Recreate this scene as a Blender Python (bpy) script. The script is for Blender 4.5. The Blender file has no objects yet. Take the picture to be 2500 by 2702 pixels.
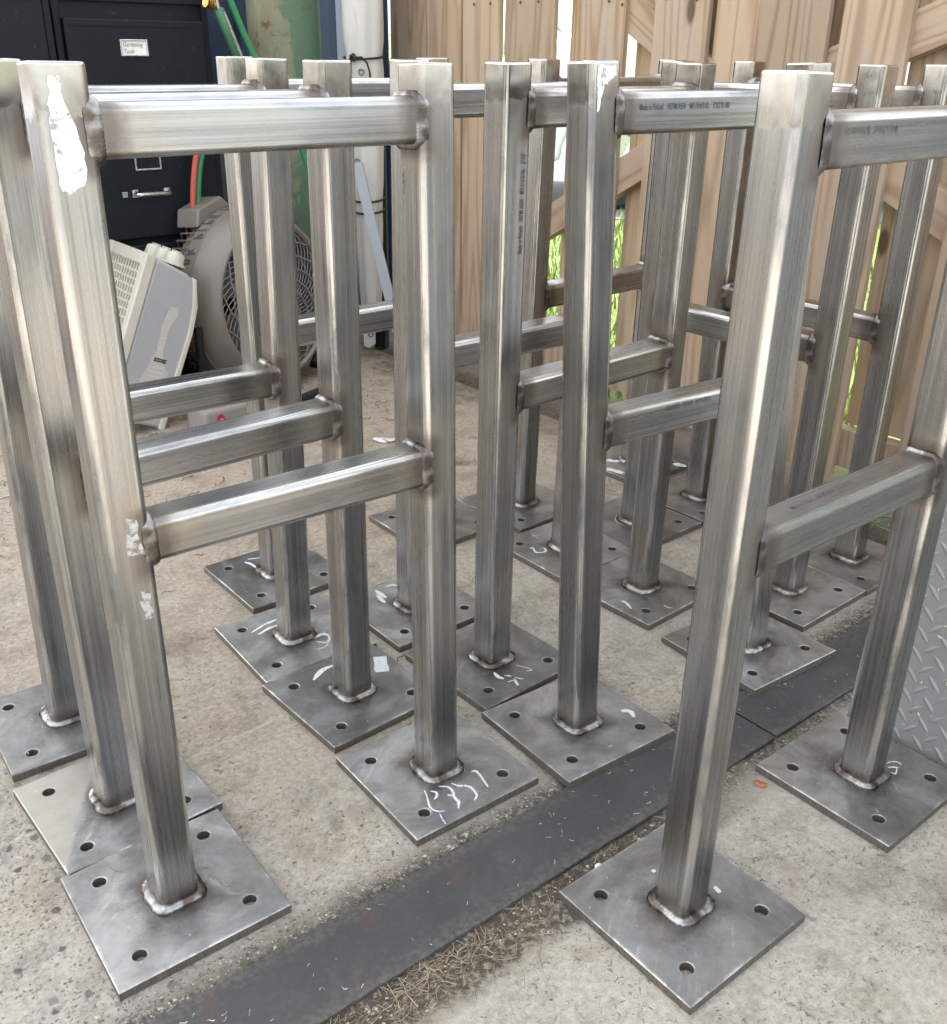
import bpy, bmesh, math, random
from mathutils import Matrix, Vector, noise as mnoise
random.seed(7)
C = bpy.context.scene.collection
PI = math.pi

# ------------------------------------------------------------------ camera, light, exposure
def camera():
    yaw, pitch, roll, h = 0.885823611, 0.434268639, 0.0124248751, 1.00555592
    cy, sy, cp, sp = math.cos(yaw), math.sin(yaw), math.cos(pitch), math.sin(pitch)
    d = Vector((cy*cp, sy*cp, -sp)); r = Vector((sy, -cy, 0)); u = r.cross(d)
    r2 = math.cos(roll)*r + math.sin(roll)*u; u2 = -math.sin(roll)*r + math.cos(roll)*u
    cam = bpy.data.cameras.new('camera'); o = bpy.data.objects.new('camera', cam); C.objects.link(o)
    o.matrix_world = Matrix(((r2.x, u2.x, -d.x, 0), (r2.y, u2.y, -d.y, 0), (r2.z, u2.z, -d.z, h), (0, 0, 0, 1)))
    cam.sensor_fit = 'HORIZONTAL'; cam.sensor_width = 36; cam.lens = 2621.38792/2500*36
    cam.clip_start = .02; cam.clip_end = 2000
    bpy.context.scene.camera = o
camera()
SUN_DIR = Vector((-.12, .52, .85)).normalized()
EXPOSURE = 2.3
SKY = 0.15
def light():
    w = bpy.data.worlds.new('World'); bpy.context.scene.world = w; w.use_nodes = True
    nt = w.node_tree; bg = nt.nodes['Background']
    sky = nt.nodes.new('ShaderNodeTexSky'); sky.sky_type = 'NISHITA'; sky.sun_disc = False
    el = math.asin(SUN_DIR.z); az = math.atan2(SUN_DIR.x, SUN_DIR.y)
    sky.sun_elevation = el; sky.sun_rotation = az; sky.dust_density = 3.0; sky.air_density = 1.0; sky.ozone_density = 1.0
    hs = nt.nodes.new('ShaderNodeHueSaturation'); hs.inputs['Saturation'].default_value = .30
    nt.links.new(sky.outputs[0], hs.inputs['Color']); nt.links.new(hs.outputs[0], bg.inputs[0])
    bg.inputs[1].default_value = SKY
    s = bpy.data.lights.new('sun', 'SUN'); s.energy = 2.0; s.angle = math.radians(.6); s.color = (1, .97, .93)
    o = bpy.data.objects.new('sun', s); C.objects.link(o); o.location = (0, 0, 6)
    o.rotation_euler = (-SUN_DIR).to_track_quat('-Z', 'Y').to_euler()
    vs = bpy.context.scene.view_settings; bpy.context.scene.display_settings.display_device = 'sRGB'
    vs.view_transform = 'Standard'; vs.look = 'None'; vs.exposure = EXPOSURE; vs.gamma = 1; vs.use_curve_mapping = False
light()

# ------------------------------------------------------------------ node helpers
def new_mat(name):
    m = bpy.data.materials.new(name); m.use_nodes = True
    nt = m.node_tree; return m, nt, nt.nodes['Principled BSDF']
def put(nt, sock, v):
    if hasattr(v, 'is_linked') or isinstance(v, bpy.types.NodeSocket): nt.links.new(v, sock)
    elif isinstance(v, (tuple, list)) and len(v) == 3 and sock.type == 'RGBA': sock.default_value = (*v, 1)
    else: sock.default_value = v
def ma(nt, op, a, b=None, c=None, clamp=False):
    n = nt.nodes.new('ShaderNodeMath'); n.operation = op; n.use_clamp = clamp
    for i, v in enumerate((a, b, c)):
        if v is not None: put(nt, n.inputs[i], v)
    return n.outputs[0]
def mixc(nt, f, a, b, mode='MIX'):
    n = nt.nodes.new('ShaderNodeMix'); n.data_type = 'RGBA'; n.blend_type = mode
    put(nt, n.inputs[0], f); put(nt, n.inputs[6], a); put(nt, n.inputs[7], b); return n.outputs[2]
def sstep(nt, v, a, b, x=0., y=1.):
    n = nt.nodes.new('ShaderNodeMapRange'); n.interpolation_type = 'SMOOTHSTEP'
    put(nt, n.inputs[0], v); put(nt, n.inputs[1], a); put(nt, n.inputs[2], b); put(nt, n.inputs[3], x); put(nt, n.inputs[4], y)
    return n.outputs[0]
def lin(nt, v, a, b, x=0., y=1.):
    n = nt.nodes.new('ShaderNodeMapRange')
    put(nt, n.inputs[0], v); put(nt, n.inputs[1], a); put(nt, n.inputs[2], b); put(nt, n.inputs[3], x); put(nt, n.inputs[4], y)
    return n.outputs[0]
def comb(nt, x, y, z=0.):
    n = nt.nodes.new('ShaderNodeCombineXYZ')
    put(nt, n.inputs[0], x); put(nt, n.inputs[1], y); put(nt, n.inputs[2], z); return n.outputs[0]
def sep(nt, v):
    n = nt.nodes.new('ShaderNodeSeparateXYZ'); nt.links.new(v, n.inputs[0]); return n.outputs
def noise(nt, vec, scale=1., detail=3., rough=.5, dist=0.):
    n = nt.nodes.new('ShaderNodeTexNoise'); put(nt, n.inputs['Vector'], vec)
    n.inputs['Scale'].default_value = scale; n.inputs['Detail'].default_value = detail
    n.inputs['Roughness'].default_value = rough; n.inputs['Distortion'].default_value = dist
    return n.outputs['Fac']
def voro(nt, vec, scale=1., feature='F1', out='Distance', rnd=1.):
    n = nt.nodes.new('ShaderNodeTexVoronoi'); n.feature = feature; put(nt, n.inputs['Vector'], vec)
    n.inputs['Scale'].default_value = scale; n.inputs['Randomness'].default_value = rnd
    return n.outputs[out]
def objc(nt): return nt.nodes.new('ShaderNodeTexCoord').outputs['Object']
def rnd(nt): return nt.nodes.new('ShaderNodeObjectInfo').outputs['Random']
def bump(nt, bs, h, strength=.3, dist=.002, prev=None):
    b = nt.nodes.new('ShaderNodeBump'); b.inputs['Strength'].default_value = strength; b.inputs['Distance'].default_value = dist
    put(nt, b.inputs['Height'], h)
    if prev is not None: nt.links.new(prev, b.inputs['Normal'])
    nt.links.new(b.outputs[0], bs.inputs['Normal']); return b.outputs[0]
def grey(nt, v, r=1., g=1., b=1.): return comb(nt, ma(nt, 'MULTIPLY', v, r), ma(nt, 'MULTIPLY', v, g), ma(nt, 'MULTIPLY', v, b))
def plain(name, col, rough=.5, metal=0., var=.25, scale=40., bmp=.1):
    m, nt, bs = new_mat(name); oc = objc(nt)
    n = noise(nt, oc, scale, 4, .6); n2 = noise(nt, oc, scale*.15, 3, .6)
    k = ma(nt, 'MULTIPLY_ADD', ma(nt, 'ADD', n, n2), var, 1-var)
    put(nt, bs.inputs['Base Color'], mixc(nt, 1., (col[0], col[1], col[2]), grey(nt, k), 'MULTIPLY'))
    put(nt, bs.inputs['Roughness'], ma(nt, 'MULTIPLY_ADD', n, .2, rough-.1, True)); bs.inputs['Metallic'].default_value = metal
    if bmp: bump(nt, bs, n, bmp, .001)
    return m

# ------------------------------------------------------------------ mesh helpers
class MB:
    def __init__(s): s.v = []; s.f = []
    def add(s, vs, fs):
        o = len(s.v); s.v += [tuple(p) for p in vs]; s.f += [tuple(i+o for i in f) for f in fs]; return s
    def box(s, lo, hi, mat=None):
        x0, y0, z0 = lo; x1, y1, z1 = hi
        vs = [Vector(p) for p in ((x0,y0,z0),(x1,y0,z0),(x1,y1,z0),(x0,y1,z0),(x0,y0,z1),(x1,y0,z1),(x1,y1,z1),(x0,y1,z1))]
        if mat: vs = [mat @ p for p in vs]
        return s.add(vs, [(0,3,2,1),(4,5,6,7),(0,1,5,4),(1,2,6,5),(2,3,7,6),(3,0,4,7)])
    def tube(s, pts, r, n=10, caps=True):
        pts = [Vector(p) for p in pts]; rs = r if isinstance(r, (list, tuple)) else [r]*len(pts)
        t0 = (pts[1]-pts[0]).normalized(); ref = Vector((0,0,1)) if abs(t0.z) < .9 else Vector((1,0,0))
        nx = t0.cross(ref).normalized(); rings = []; o = len(s.v)
        for i, p in enumerate(pts):
            t = (pts[min(i+1, len(pts)-1)]-pts[max(i-1, 0)]).normalized()
            nx = (nx - t*nx.dot(t)).normalized(); ny = t.cross(nx)
            for k in range(n):
                a = 2*PI*k/n; s.v.append(tuple(p+(nx*math.cos(a)+ny*math.sin(a))*rs[i]))
        for i in range(len(pts)-1):
            for k in range(n):
                a, b = o+i*n+k, o+i*n+(k+1) % n; s.f.append((a, b, b+n, a+n))
        if caps: s.f.append(tuple(o+k for k in range(n-1, -1, -1))); s.f.append(tuple(o+(len(pts)-1)*n+k for k in range(n)))
        return s
    def lathe(s, prof, n=32, mat=None):
        o = len(s.v); vs = []
        for r, z in prof:
            for k in range(n):
                a = 2*PI*k/n; p = Vector((r*math.cos(a), r*math.sin(a), z)); vs.append(tuple(mat @ p if mat else p))
        s.v += vs
        for i in range(len(prof)-1):
            for k in range(n):
                a, b = o+i*n+k, o+i*n+(k+1) % n; s.f.append((a, b, b+n, a+n))
        return s
    def extr(s, poly, vec, mat=None):
        n = len(poly); vec = Vector(vec); vs = [Vector(p) for p in poly]+[Vector(p)+vec for p in poly]
        if mat: vs = [mat @ p for p in vs]
        return s.add(vs, [tuple(range(n-1, -1, -1)), tuple(range(n, 2*n))]+[(i, (i+1) % n, (i+1) % n+n, i+n) for i in range(n)])
    def mesh(s, name, smooth=None):
        me = bpy.data.meshes.new(name); me.from_pydata(s.v, [], s.f); me.update()
        bm = bmesh.new(); bm.from_mesh(me); bmesh.ops.recalc_face_normals(bm, faces=bm.faces); bm.to_mesh(me); bm.free()
        if smooth is not None:
            me.polygons.foreach_set('use_smooth', [True]*len(me.polygons)); me.set_sharp_from_angle(angle=math.radians(smooth))
        return me
    def build(s, name, mat, parent=None, smooth=None, bevel=0.):
        return link(name, s.mesh(name, smooth), mat, parent, bevel=bevel)
def link(name, me, mat, parent=None, M=None, bevel=0.):
    if mat and not me.materials: me.materials.append(mat)
    o = bpy.data.objects.new(name, me); C.objects.link(o)
    if parent: o.parent = parent
    if M is not None: o.matrix_basis = M
    if bevel:
        b = o.modifiers.new('edge', 'BEVEL'); b.width = bevel; b.segments = 2; b.limit_method = 'ANGLE'
    return o
def thing(name, label, cat, loc=(0,0,0), rz=0., group=None):
    o = bpy.data.objects.new(name, None); C.objects.link(o); o.empty_display_size = .05
    o.location = loc; o.rotation_euler = (0, 0, rz); return tag(o, label, cat, group)
def tag(o, label=None, cat=None, group=None, kind=None):
    if label: o['label'] = label
    if cat: o['category'] = cat
    if group: o['group'] = group
    if kind: o['kind'] = kind
    return o
def txt(s, size, sx=1., shear=0., thick=0.):
    cu = bpy.data.curves.new('text', 'FONT'); cu.body = s; cu.size = size; cu.shear = shear; cu.offset = thick; cu.resolution_u = 2
    o = bpy.data.objects.new('text', cu); C.objects.link(o)
    me = bpy.data.meshes.new_from_object(o.evaluated_get(bpy.context.evaluated_depsgraph_get()))
    bpy.data.objects.remove(o); bpy.data.curves.remove(cu)
    for v in me.vertices: v.co.x *= sx
    return me
def ribbon(pts, w, z=0., taper=True, n=4):
    """flat strip through 2-D points, smoothed, with ragged width"""
    P = [Vector((p[0], p[1], 0)) for p in pts]; Q = []
    for i in range(len(P)-1):
        p0, p1, p2, p3 = P[max(i-1, 0)], P[i], P[i+1], P[min(i+2, len(P)-1)]
        for k in range(n):
            t = k/n; Q.append(.5*((2*p1)+(p2-p0)*t+(2*p0-5*p1+4*p2-p3)*t*t+(3*p1-p0-3*p2+p3)*t**3))
    Q.append(P[-1]); vs = []; fs = []
    for i, q in enumerate(Q):
        t = (Q[min(i+1, len(Q)-1)]-Q[max(i-1, 0)]).normalized(); nn = Vector((-t.y, t.x, 0))
        ww = w*.5*(1-.55*abs(2*i/(len(Q)-1)-1)**2 if taper else 1)*random.uniform(.75, 1.15)
        vs += [(q.x+nn.x*ww, q.y+nn.y*ww, z), (q.x-nn.x*ww, q.y-nn.y*ww, z)]
        if i: fs.append((2*i-2, 2*i-1, 2*i+1, 2*i))
    return vs, fs

# ------------------------------------------------------------------ dimensions of the steel stands
S, HALF, RAD, T = .0508, .0254, .0088, .0127
PL, W, H, ZT, ZB, HO = .2219, .41565, .9925, .9574, .5357, .1441

# ------------------------------------------------------------------ steel materials
def steel(kind):
    m, nt, bs = new_mat('steel_'+kind)
    uv = nt.nodes.new('ShaderNodeUVMap').outputs[0]; x, y, _ = sep(nt, uv); r = rnd(nt); off = ma(nt, 'MULTIPLY', r, 37.)
    fine = noise(nt, comb(nt, ma(nt, 'MULTIPLY', x, 420.), ma(nt, 'MULTIPLY', y, 1.6), off), 1., 3., .6)
    band = noise(nt, comb(nt, ma(nt, 'MULTIPLY', x, 120.), ma(nt, 'MULTIPLY', y, 1.3), ma(nt, 'ADD', off, 11.)), 1., 2., .5)
    mot = noise(nt, comb(nt, ma(nt, 'MULTIPLY', x, 30.), ma(nt, 'MULTIPLY', y, 6.), ma(nt, 'ADD', off, 23.)), 1., 5., .62)
    smear = noise(nt, comb(nt, ma(nt, 'MULTIPLY', x, 190.), ma(nt, 'MULTIPLY', y, 2.2), ma(nt, 'ADD', off, 5.)), 1., 3., .5)
    v = ma(nt, 'ADD', .22, ma(nt, 'MULTIPLY', lin(nt, band, .28, .72), .13))
    v = ma(nt, 'ADD', v, ma(nt, 'MULTIPLY', lin(nt, fine, .3, .7), .10))
    v = ma(nt, 'SUBTRACT', v, ma(nt, 'MULTIPLY', sstep(nt, mot, .5, .72), .08))
    dk = ma(nt, 'MULTIPLY', sstep(nt, smear, .58, .72), sstep(nt, mot, .42, .6))
    v = ma(nt, 'SUBTRACT', v, ma(nt, 'MULTIPLY', dk, .09))
    v = ma(nt, 'MULTIPLY', v, ma(nt, 'MULTIPLY_ADD', r, .22, .90))
    col = mixc(nt, sstep(nt, mot, .35, .65), grey(nt, v, 1., .978, .935), grey(nt, v, .98, .99, .99))
    rough = ma(nt, 'ADD', .16, ma(nt, 'ADD', ma(nt, 'MULTIPLY', fine, .13), ma(nt, 'MULTIPLY', mot, .12)))
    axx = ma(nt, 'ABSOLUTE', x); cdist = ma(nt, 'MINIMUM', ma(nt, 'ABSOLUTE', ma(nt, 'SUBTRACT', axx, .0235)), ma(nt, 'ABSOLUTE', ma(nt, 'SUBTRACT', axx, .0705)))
    cb = ma(nt, 'MULTIPLY', sstep(nt, ma(nt, 'ADD', cdist, ma(nt, 'MULTIPLY', ma(nt, 'SUBTRACT', band, .5), .008)), .002, .0085, 1., 0.), sstep(nt, mot, .70, .40))   # corners polished by forming; their highlight is also painted in as paler steel
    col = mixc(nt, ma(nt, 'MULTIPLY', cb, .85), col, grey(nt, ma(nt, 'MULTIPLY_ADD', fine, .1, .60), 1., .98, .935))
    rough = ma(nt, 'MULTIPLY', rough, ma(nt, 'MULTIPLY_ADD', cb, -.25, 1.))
    jag = ma(nt, 'MULTIPLY', ma(nt, 'SUBTRACT', noise(nt, comb(nt, ma(nt, 'MULTIPLY', x, 60.), ma(nt, 'MULTIPLY', y, 60.), off), 1., 4., .65), .5), .022)
    yy = ma(nt, 'ADD', y, jag)
    def near(c, w0, w1): return sstep(nt, ma(nt, 'ABSOLUTE', ma(nt, 'SUBTRACT', yy, c)), w0, w1, 1., 0.)
    if kind == 'post':
        ax = ma(nt, 'ABSOLUTE', x); side = sstep(nt, ax, .030, .056, 1., 0.)
        hot = ma(nt, 'MULTIPLY', ma(nt, 'MAXIMUM', near(ZB-.025, .030, .052), near(ZT-.025, .030, .050)), side)
        hot = ma(nt, 'MAXIMUM', hot, near(.008, .008, .034))
        straw = ma(nt, 'MULTIPLY', ma(nt, 'MAXIMUM', near(ZB-.025, .045, .075), near(ZT-.025, .045, .070)), sstep(nt, ax, .04, .075, 1., 0.))
        straw = ma(nt, 'MAXIMUM', straw, near(.008, .030, .062))
        gr = ma(nt, 'MULTIPLY', sstep(nt, ma(nt, 'ADD', yy, ma(nt, 'MULTIPLY', jag, .6)), H-.050, H-.044), 1.)
        swirl = noise(nt, comb(nt, ma(nt, 'MULTIPLY', x, 70.), ma(nt, 'MULTIPLY', y, 55.), off), 1., 3., .5, .6)
        col = mixc(nt, gr, col, grey(nt, ma(nt, 'MULTIPLY_ADD', swirl, .22, .40), 1., .97, .91))
        rough = ma(nt, 'ADD', ma(nt, 'MULTIPLY', rough, ma(nt, 'SUBTRACT', 1., gr)), ma(nt, 'MULTIPLY', gr, ma(nt, 'MULTIPLY_ADD', swirl, .14, .07)))
        hot = ma(nt, 'MULTIPLY', hot, ma(nt, 'MULTIPLY_ADD', gr, -.35, 1.))
    else:
        L = W-S
        hot = ma(nt, 'MAXIMUM', near(0., .012, .040), near(L, .012, .040)); straw = ma(nt, 'MAXIMUM', near(0., .03, .075), near(L, .03, .075))
    col = mixc(nt, ma(nt, 'MULTIPLY', straw, .38), col, (.40, .345, .27))
    col = mixc(nt, ma(nt, 'MULTIPLY', hot, ma(nt, 'MULTIPLY_ADD', mot, .5, .50)), col, (.115, .092, .080))
    put(nt, bs.inputs['Base Color'], col)
    put(nt, bs.inputs['Roughness'], ma(nt, 'ADD', rough, ma(nt, 'MULTIPLY', hot, .14))); bs.inputs['Metallic'].default_value = 1.
    b1 = bump(nt, bs, ma(nt, 'ADD', fine, ma(nt, 'MULTIPLY', band, .8)), .10, .0006)
    bump(nt, bs, mot, .05, .002, b1)
    return m
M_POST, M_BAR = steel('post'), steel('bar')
def plate_mat(name, pale=False):
    m, nt, bs = new_mat(name); oc = objc(nt); r = rnd(nt); off = ma(nt, 'MULTIPLY', r, 51.)
    x, y, z = sep(nt, oc); p = comb(nt, x, y, off)
    big = noise(nt, p, 7., 5., .62, 1.2); mid = noise(nt, comb(nt, ma(nt, 'ADD', x, 3.), y, off), 26., 5., .65, .5); fin = noise(nt, p, 160., 3., .6)
    ang = ma(nt, 'ADD', ma(nt, 'MULTIPLY', x, .8), ma(nt, 'MULTIPLY', y, .6)); an2 = ma(nt, 'SUBTRACT', ma(nt, 'MULTIPLY', y, .8), ma(nt, 'MULTIPLY', x, .6))
    brush = noise(nt, comb(nt, ma(nt, 'MULTIPLY', ang, 15.), ma(nt, 'MULTIPLY', an2, 200.), off), 1., 3., .6, .4)
    v = ma(nt, 'ADD', .185, ma(nt, 'MULTIPLY', sstep(nt, big, .34, .68), .14))
    v = ma(nt, 'ADD', v, ma(nt, 'MULTIPLY', ma(nt, 'SUBTRACT', mid, .5), .17))
    v = ma(nt, 'ADD', v, ma(nt, 'MULTIPLY', ma(nt, 'MULTIPLY', sstep(nt, brush, .56, .75), sstep(nt, big, .48, .64)), .16))
    v = ma(nt, 'ADD', v, ma(nt, 'MULTIPLY', ma(nt, 'SUBTRACT', fin, .5), .06))
    v = ma(nt, 'MULTIPLY', v, ma(nt, 'MULTIPLY_ADD', r, .50, .82))
    e = ma(nt, 'MAXIMUM', ma(nt, 'ABSOLUTE', x), ma(nt, 'ABSOLUTE', y))
    col = mixc(nt, sstep(nt, mid, .35, .68), grey(nt, v, 1.02, .98, .92), grey(nt, v, .98, .995, 1.0))
    rusty = ma(nt, 'MULTIPLY', sstep(nt, noise(nt, comb(nt, x, ma(nt, 'ADD', y, 8.), off), 11., 4., .7), .60, .76), .35)
    col = mixc(nt, rusty, col, (.23, .165, .11))
    soot = sstep(nt, ma(nt, 'ADD', e, ma(nt, 'MULTIPLY', ma(nt, 'SUBTRACT', mid, .5), .035)), .030, .060, .72, 0.)
    col = mixc(nt, soot, col, (.085, .070, .060))
    worn = ma(nt, 'MULTIPLY', sstep(nt, e, PL/2-.005, PL/2-.0010), ma(nt, 'MULTIPLY', sstep(nt, mid, .45, .60), sstep(nt, big, .40, .60)))
    col = mixc(nt, ma(nt, 'MULTIPLY', worn, .8), col, (.62, .61, .58))
    hx = ma(nt, 'SUBTRACT', ma(nt, 'ABSOLUTE', x), HO/2); hy = ma(nt, 'SUBTRACT', ma(nt, 'ABSOLUTE', y), HO/2)
    hd = ma(nt, 'SQRT', ma(nt, 'ADD', ma(nt, 'MULTIPLY', hx, hx), ma(nt, 'MULTIPLY', hy, hy)))
    rim = ma(nt, 'MULTIPLY', sstep(nt, hd, .0085, .0093), sstep(nt, hd, .0098, .0116, 1., 0.))
    col = mixc(nt, ma(nt, 'MULTIPLY', ma(nt, 'MULTIPLY', rim, sstep(nt, mid, .4, .6)), .6), col, (.55, .54, .51))
    scr = noise(nt, comb(nt, ma(nt, 'MULTIPLY', an2, 12.), ma(nt, 'MULTIPLY', ang, 520.), off), 1., 2., .5, .3)
    col = mixc(nt, ma(nt, 'MULTIPLY', ma(nt, 'MULTIPLY', sstep(nt, scr, .66, .72), sstep(nt, mid, .50, .62)), .3), col, (.44, .43, .41))
    spat = voro(nt, comb(nt, x, y, off), 210.); col = mixc(nt, ma(nt, 'MULTIPLY', ma(nt, 'MULTIPLY', sstep(nt, spat, .10, .17, 1., 0.), sstep(nt, e, .06, .085, 1., 0.)), .8), col, (.05, .045, .04))
    if pale:
        edge = ma(nt, 'ADD', ma(nt, 'ADD', ma(nt, 'MULTIPLY', x, .9), ma(nt, 'MULTIPLY', y, -.55)), ma(nt, 'MULTIPLY', ma(nt, 'SUBTRACT', big, .5), .05))
        col = mixc(nt, sstep(nt, edge, -.050, -.042, .8, 0.), col, mixc(nt, mid, (.30, .285, .245), (.46, .44, .385)))
    nz = sep(nt, nt.nodes.new('ShaderNodeTexCoord').outputs['Normal'])[2]
    sidef = sstep(nt, nz, .2, .6, 1., 0.)
    stri = noise(nt, comb(nt, ma(nt, 'MULTIPLY', ma(nt, 'ADD', x, y), 380.), ma(nt, 'MULTIPLY', z, 30.), off), 1., 2.)
    col = mixc(nt, sidef, col, mixc(nt, stri, (.10, .082, .066), (.30, .27, .235)))
    put(nt, bs.inputs['Base Color'], col); bs.inputs['Metallic'].default_value = .85
    put(nt, bs.inputs['Roughness'], ma(nt, 'ADD', .33, ma(nt, 'ADD', ma(nt, 'MULTIPLY', mid, .20), ma(nt, 'MULTIPLY', sidef, .2))))
    b = bump(nt, bs, mid, .10, .002); b = bump(nt, bs, fin, .10, .0006, b); bump(nt, bs, ma(nt, 'MULTIPLY', stri, sidef), .5, .0012, b)
    return m
M_PLATE, M_PLATE_PALE = plate_mat('plate_steel'), plate_mat('plate_steel_pale', True)
def weld_mat():
    m, nt, bs = new_mat('weld_metal'); oc = objc(nt); r = rnd(nt)
    n = noise(nt, oc, 70., 4., .6); n2 = noise(nt, oc, 22., 3., .6); n3 = noise(nt, oc, 420., 2., .5)
    v = ma(nt, 'MULTIPLY_ADD', n, .45, .14); col = mixc(nt, sstep(nt, n2, .45, .62), grey(nt, v, 1., .985, .95), (.12, .10, .085))
    put(nt, bs.inputs['Base Color'], col); bs.inputs['Metallic'].default_value = 1.
    put(nt, bs.inputs['Roughness'], ma(nt, 'MULTIPLY_ADD', n, .3, .20)); bump(nt, bs, ma(nt, 'ADD', n3, n), .25, .0012); return m
M_WELD = weld_mat()
M_INK = plain('ink_print', (.10, .10, .105), .6, .2, .4, 300, 0)
M_INK_FAINT = plain('ink_print_faint', (.17, .165, .16), .45, .7, .4, 300, 0)
def chalk_mat(name, c, metal=0.):
    m, nt, bs = new_mat(name); oc = objc(nt); n = noise(nt, oc, 260., 3., .7); n2 = noise(nt, oc, 60., 2.)
    put(nt, bs.inputs['Base Color'], mixc(nt, n2, c, tuple(q*.8 for q in c))); bs.inputs['Roughness'].default_value = .8
    bs.inputs['Metallic'].default_value = metal
    put(nt, bs.inputs['Alpha'], sstep(nt, ma(nt, 'ADD', n, ma(nt, 'MULTIPLY', n2, .4)), .47, .62, .12, .95)); return m
M_CHALK = chalk_mat('chalk', (.74, .76, .78)); M_OCHRE = chalk_mat('paint_marker', (.27, .255, .215))
def burnish_mat(name, base, metal, ro, cut):
    m, nt, bs = new_mat(name); oc = objc(nt); x, y, z = sep(nt, oc)
    n = noise(nt, comb(nt, ma(nt, 'MULTIPLY', x, 160.), ma(nt, 'MULTIPLY', y, 160.), ma(nt, 'MULTIPLY', z, 520.)), 1., 2.); b = noise(nt, oc, 95., 4., .65)
    put(nt, bs.inputs['Base Color'], grey(nt, ma(nt, 'MULTIPLY_ADD', n, .14, base))); bs.inputs['Metallic'].default_value = metal
    put(nt, bs.inputs['Roughness'], ma(nt, 'MULTIPLY_ADD', b, .2, ro)); bump(nt, bs, n, .25, .0008)
    put(nt, bs.inputs['Alpha'], sstep(nt, b, cut-.10, cut+.10, .08, .95)); return m
M_SCUFF = burnish_mat('scuffed_steel', .58, .9, .35, .47)
M_BURN = burnish_mat('ground_steel', .80, .85, .32, .40)  # ground spots; their glare is put into the near-white base colour


# ------------------------------------------------------------------ steel stand meshes
def profile(half=HALF, r=RAD, seg=4):
    """closed rounded square: (point, normal, perimeter position) starting on the middle of the +x face"""
    out = []; c = half-r; per = 0.
    corners = [((c, c), 0), ((-c, c), 90), ((-c, -c), 180), ((c, -c), 270)]
    pts = [((half, 0.), (1., 0.))]
    for (cx, cy), a0 in corners:
        for k in range(seg+1):
            a = math.radians(a0+90*k/seg); pts.append(((cx+r*math.cos(a), cy+r*math.sin(a)), (math.cos(a), math.sin(a))))
    prev = None; res = []
    for p, n in pts:
        if prev: per += math.hypot(p[0]-prev[0], p[1]-prev[1])
        res.append((p, n, per)); prev = p
    tot = per+math.hypot(pts[0][0][0]-prev[0], pts[0][0][1]-prev[1])
    return res, tot
def tube_mesh(name, z0, z1, cap, y0=None):
    pr, tot = profile(); n = len(pr); rings = [(z0, 0.), (z1-(.0026 if cap else 0.), 0.)]
    if cap: rings += [(z1-.0008, .0009), (z1, .0026)]
    vs, fs, uvs, nos = [], [], [], []
    for z, ins in rings:
        for p, nn, s in pr: vs.append((p[0]-nn[0]*ins, p[1]-nn[1]*ins, z))
    def U(s): return s if s <= tot/2 else s-tot
    ring_n = [0., 0., .45, .8]
    for i in range(len(rings)-1):
        for k in range(n):
            k2 = (k+1) % n; fs.append((i*n+k, i*n+k2, (i+1)*n+k2, (i+1)*n+k))
            ua = pr[k][2]; ub = pr[k2][2] if k2 else tot; mid = (ua+ub)/2; sh = 0. if mid <= tot/2 else -tot
            for (kk, uu, ri) in ((k, ua, i), (k2, ub, i), (k2, ub, i+1), (k, ua, i+1)):
                uvs.append((uu+sh, rings[ri][0]-(y0 or 0.))); w = ring_n[ri] if cap else 0.
                nn = pr[kk][1]; nos.append(Vector((nn[0]*(1-w), nn[1]*(1-w), w)).normalized())
    if cap:
        i = len(rings)-1; fs.append(tuple(i*n+k for k in range(n)))
        for k in range(n): uvs.append((vs[i*n+k][0]+.2, z1)); nos.append(Vector((0, 0, 1)))
    me = bpy.data.meshes.new(name); me.from_pydata(vs, [], fs)
    ul = me.uv_layers.new(name='UVMap')
    for i, q in enumerate(uvs): ul.data[i].uv = q
    me.polygons.foreach_set('use_smooth', [True]*len(me.polygons)); me.normals_split_custom_set(nos); me.update()
    return me
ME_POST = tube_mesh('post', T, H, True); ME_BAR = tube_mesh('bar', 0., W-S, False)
ME_POST.materials.append(M_POST); ME_BAR.materials.append(M_BAR)
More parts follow.
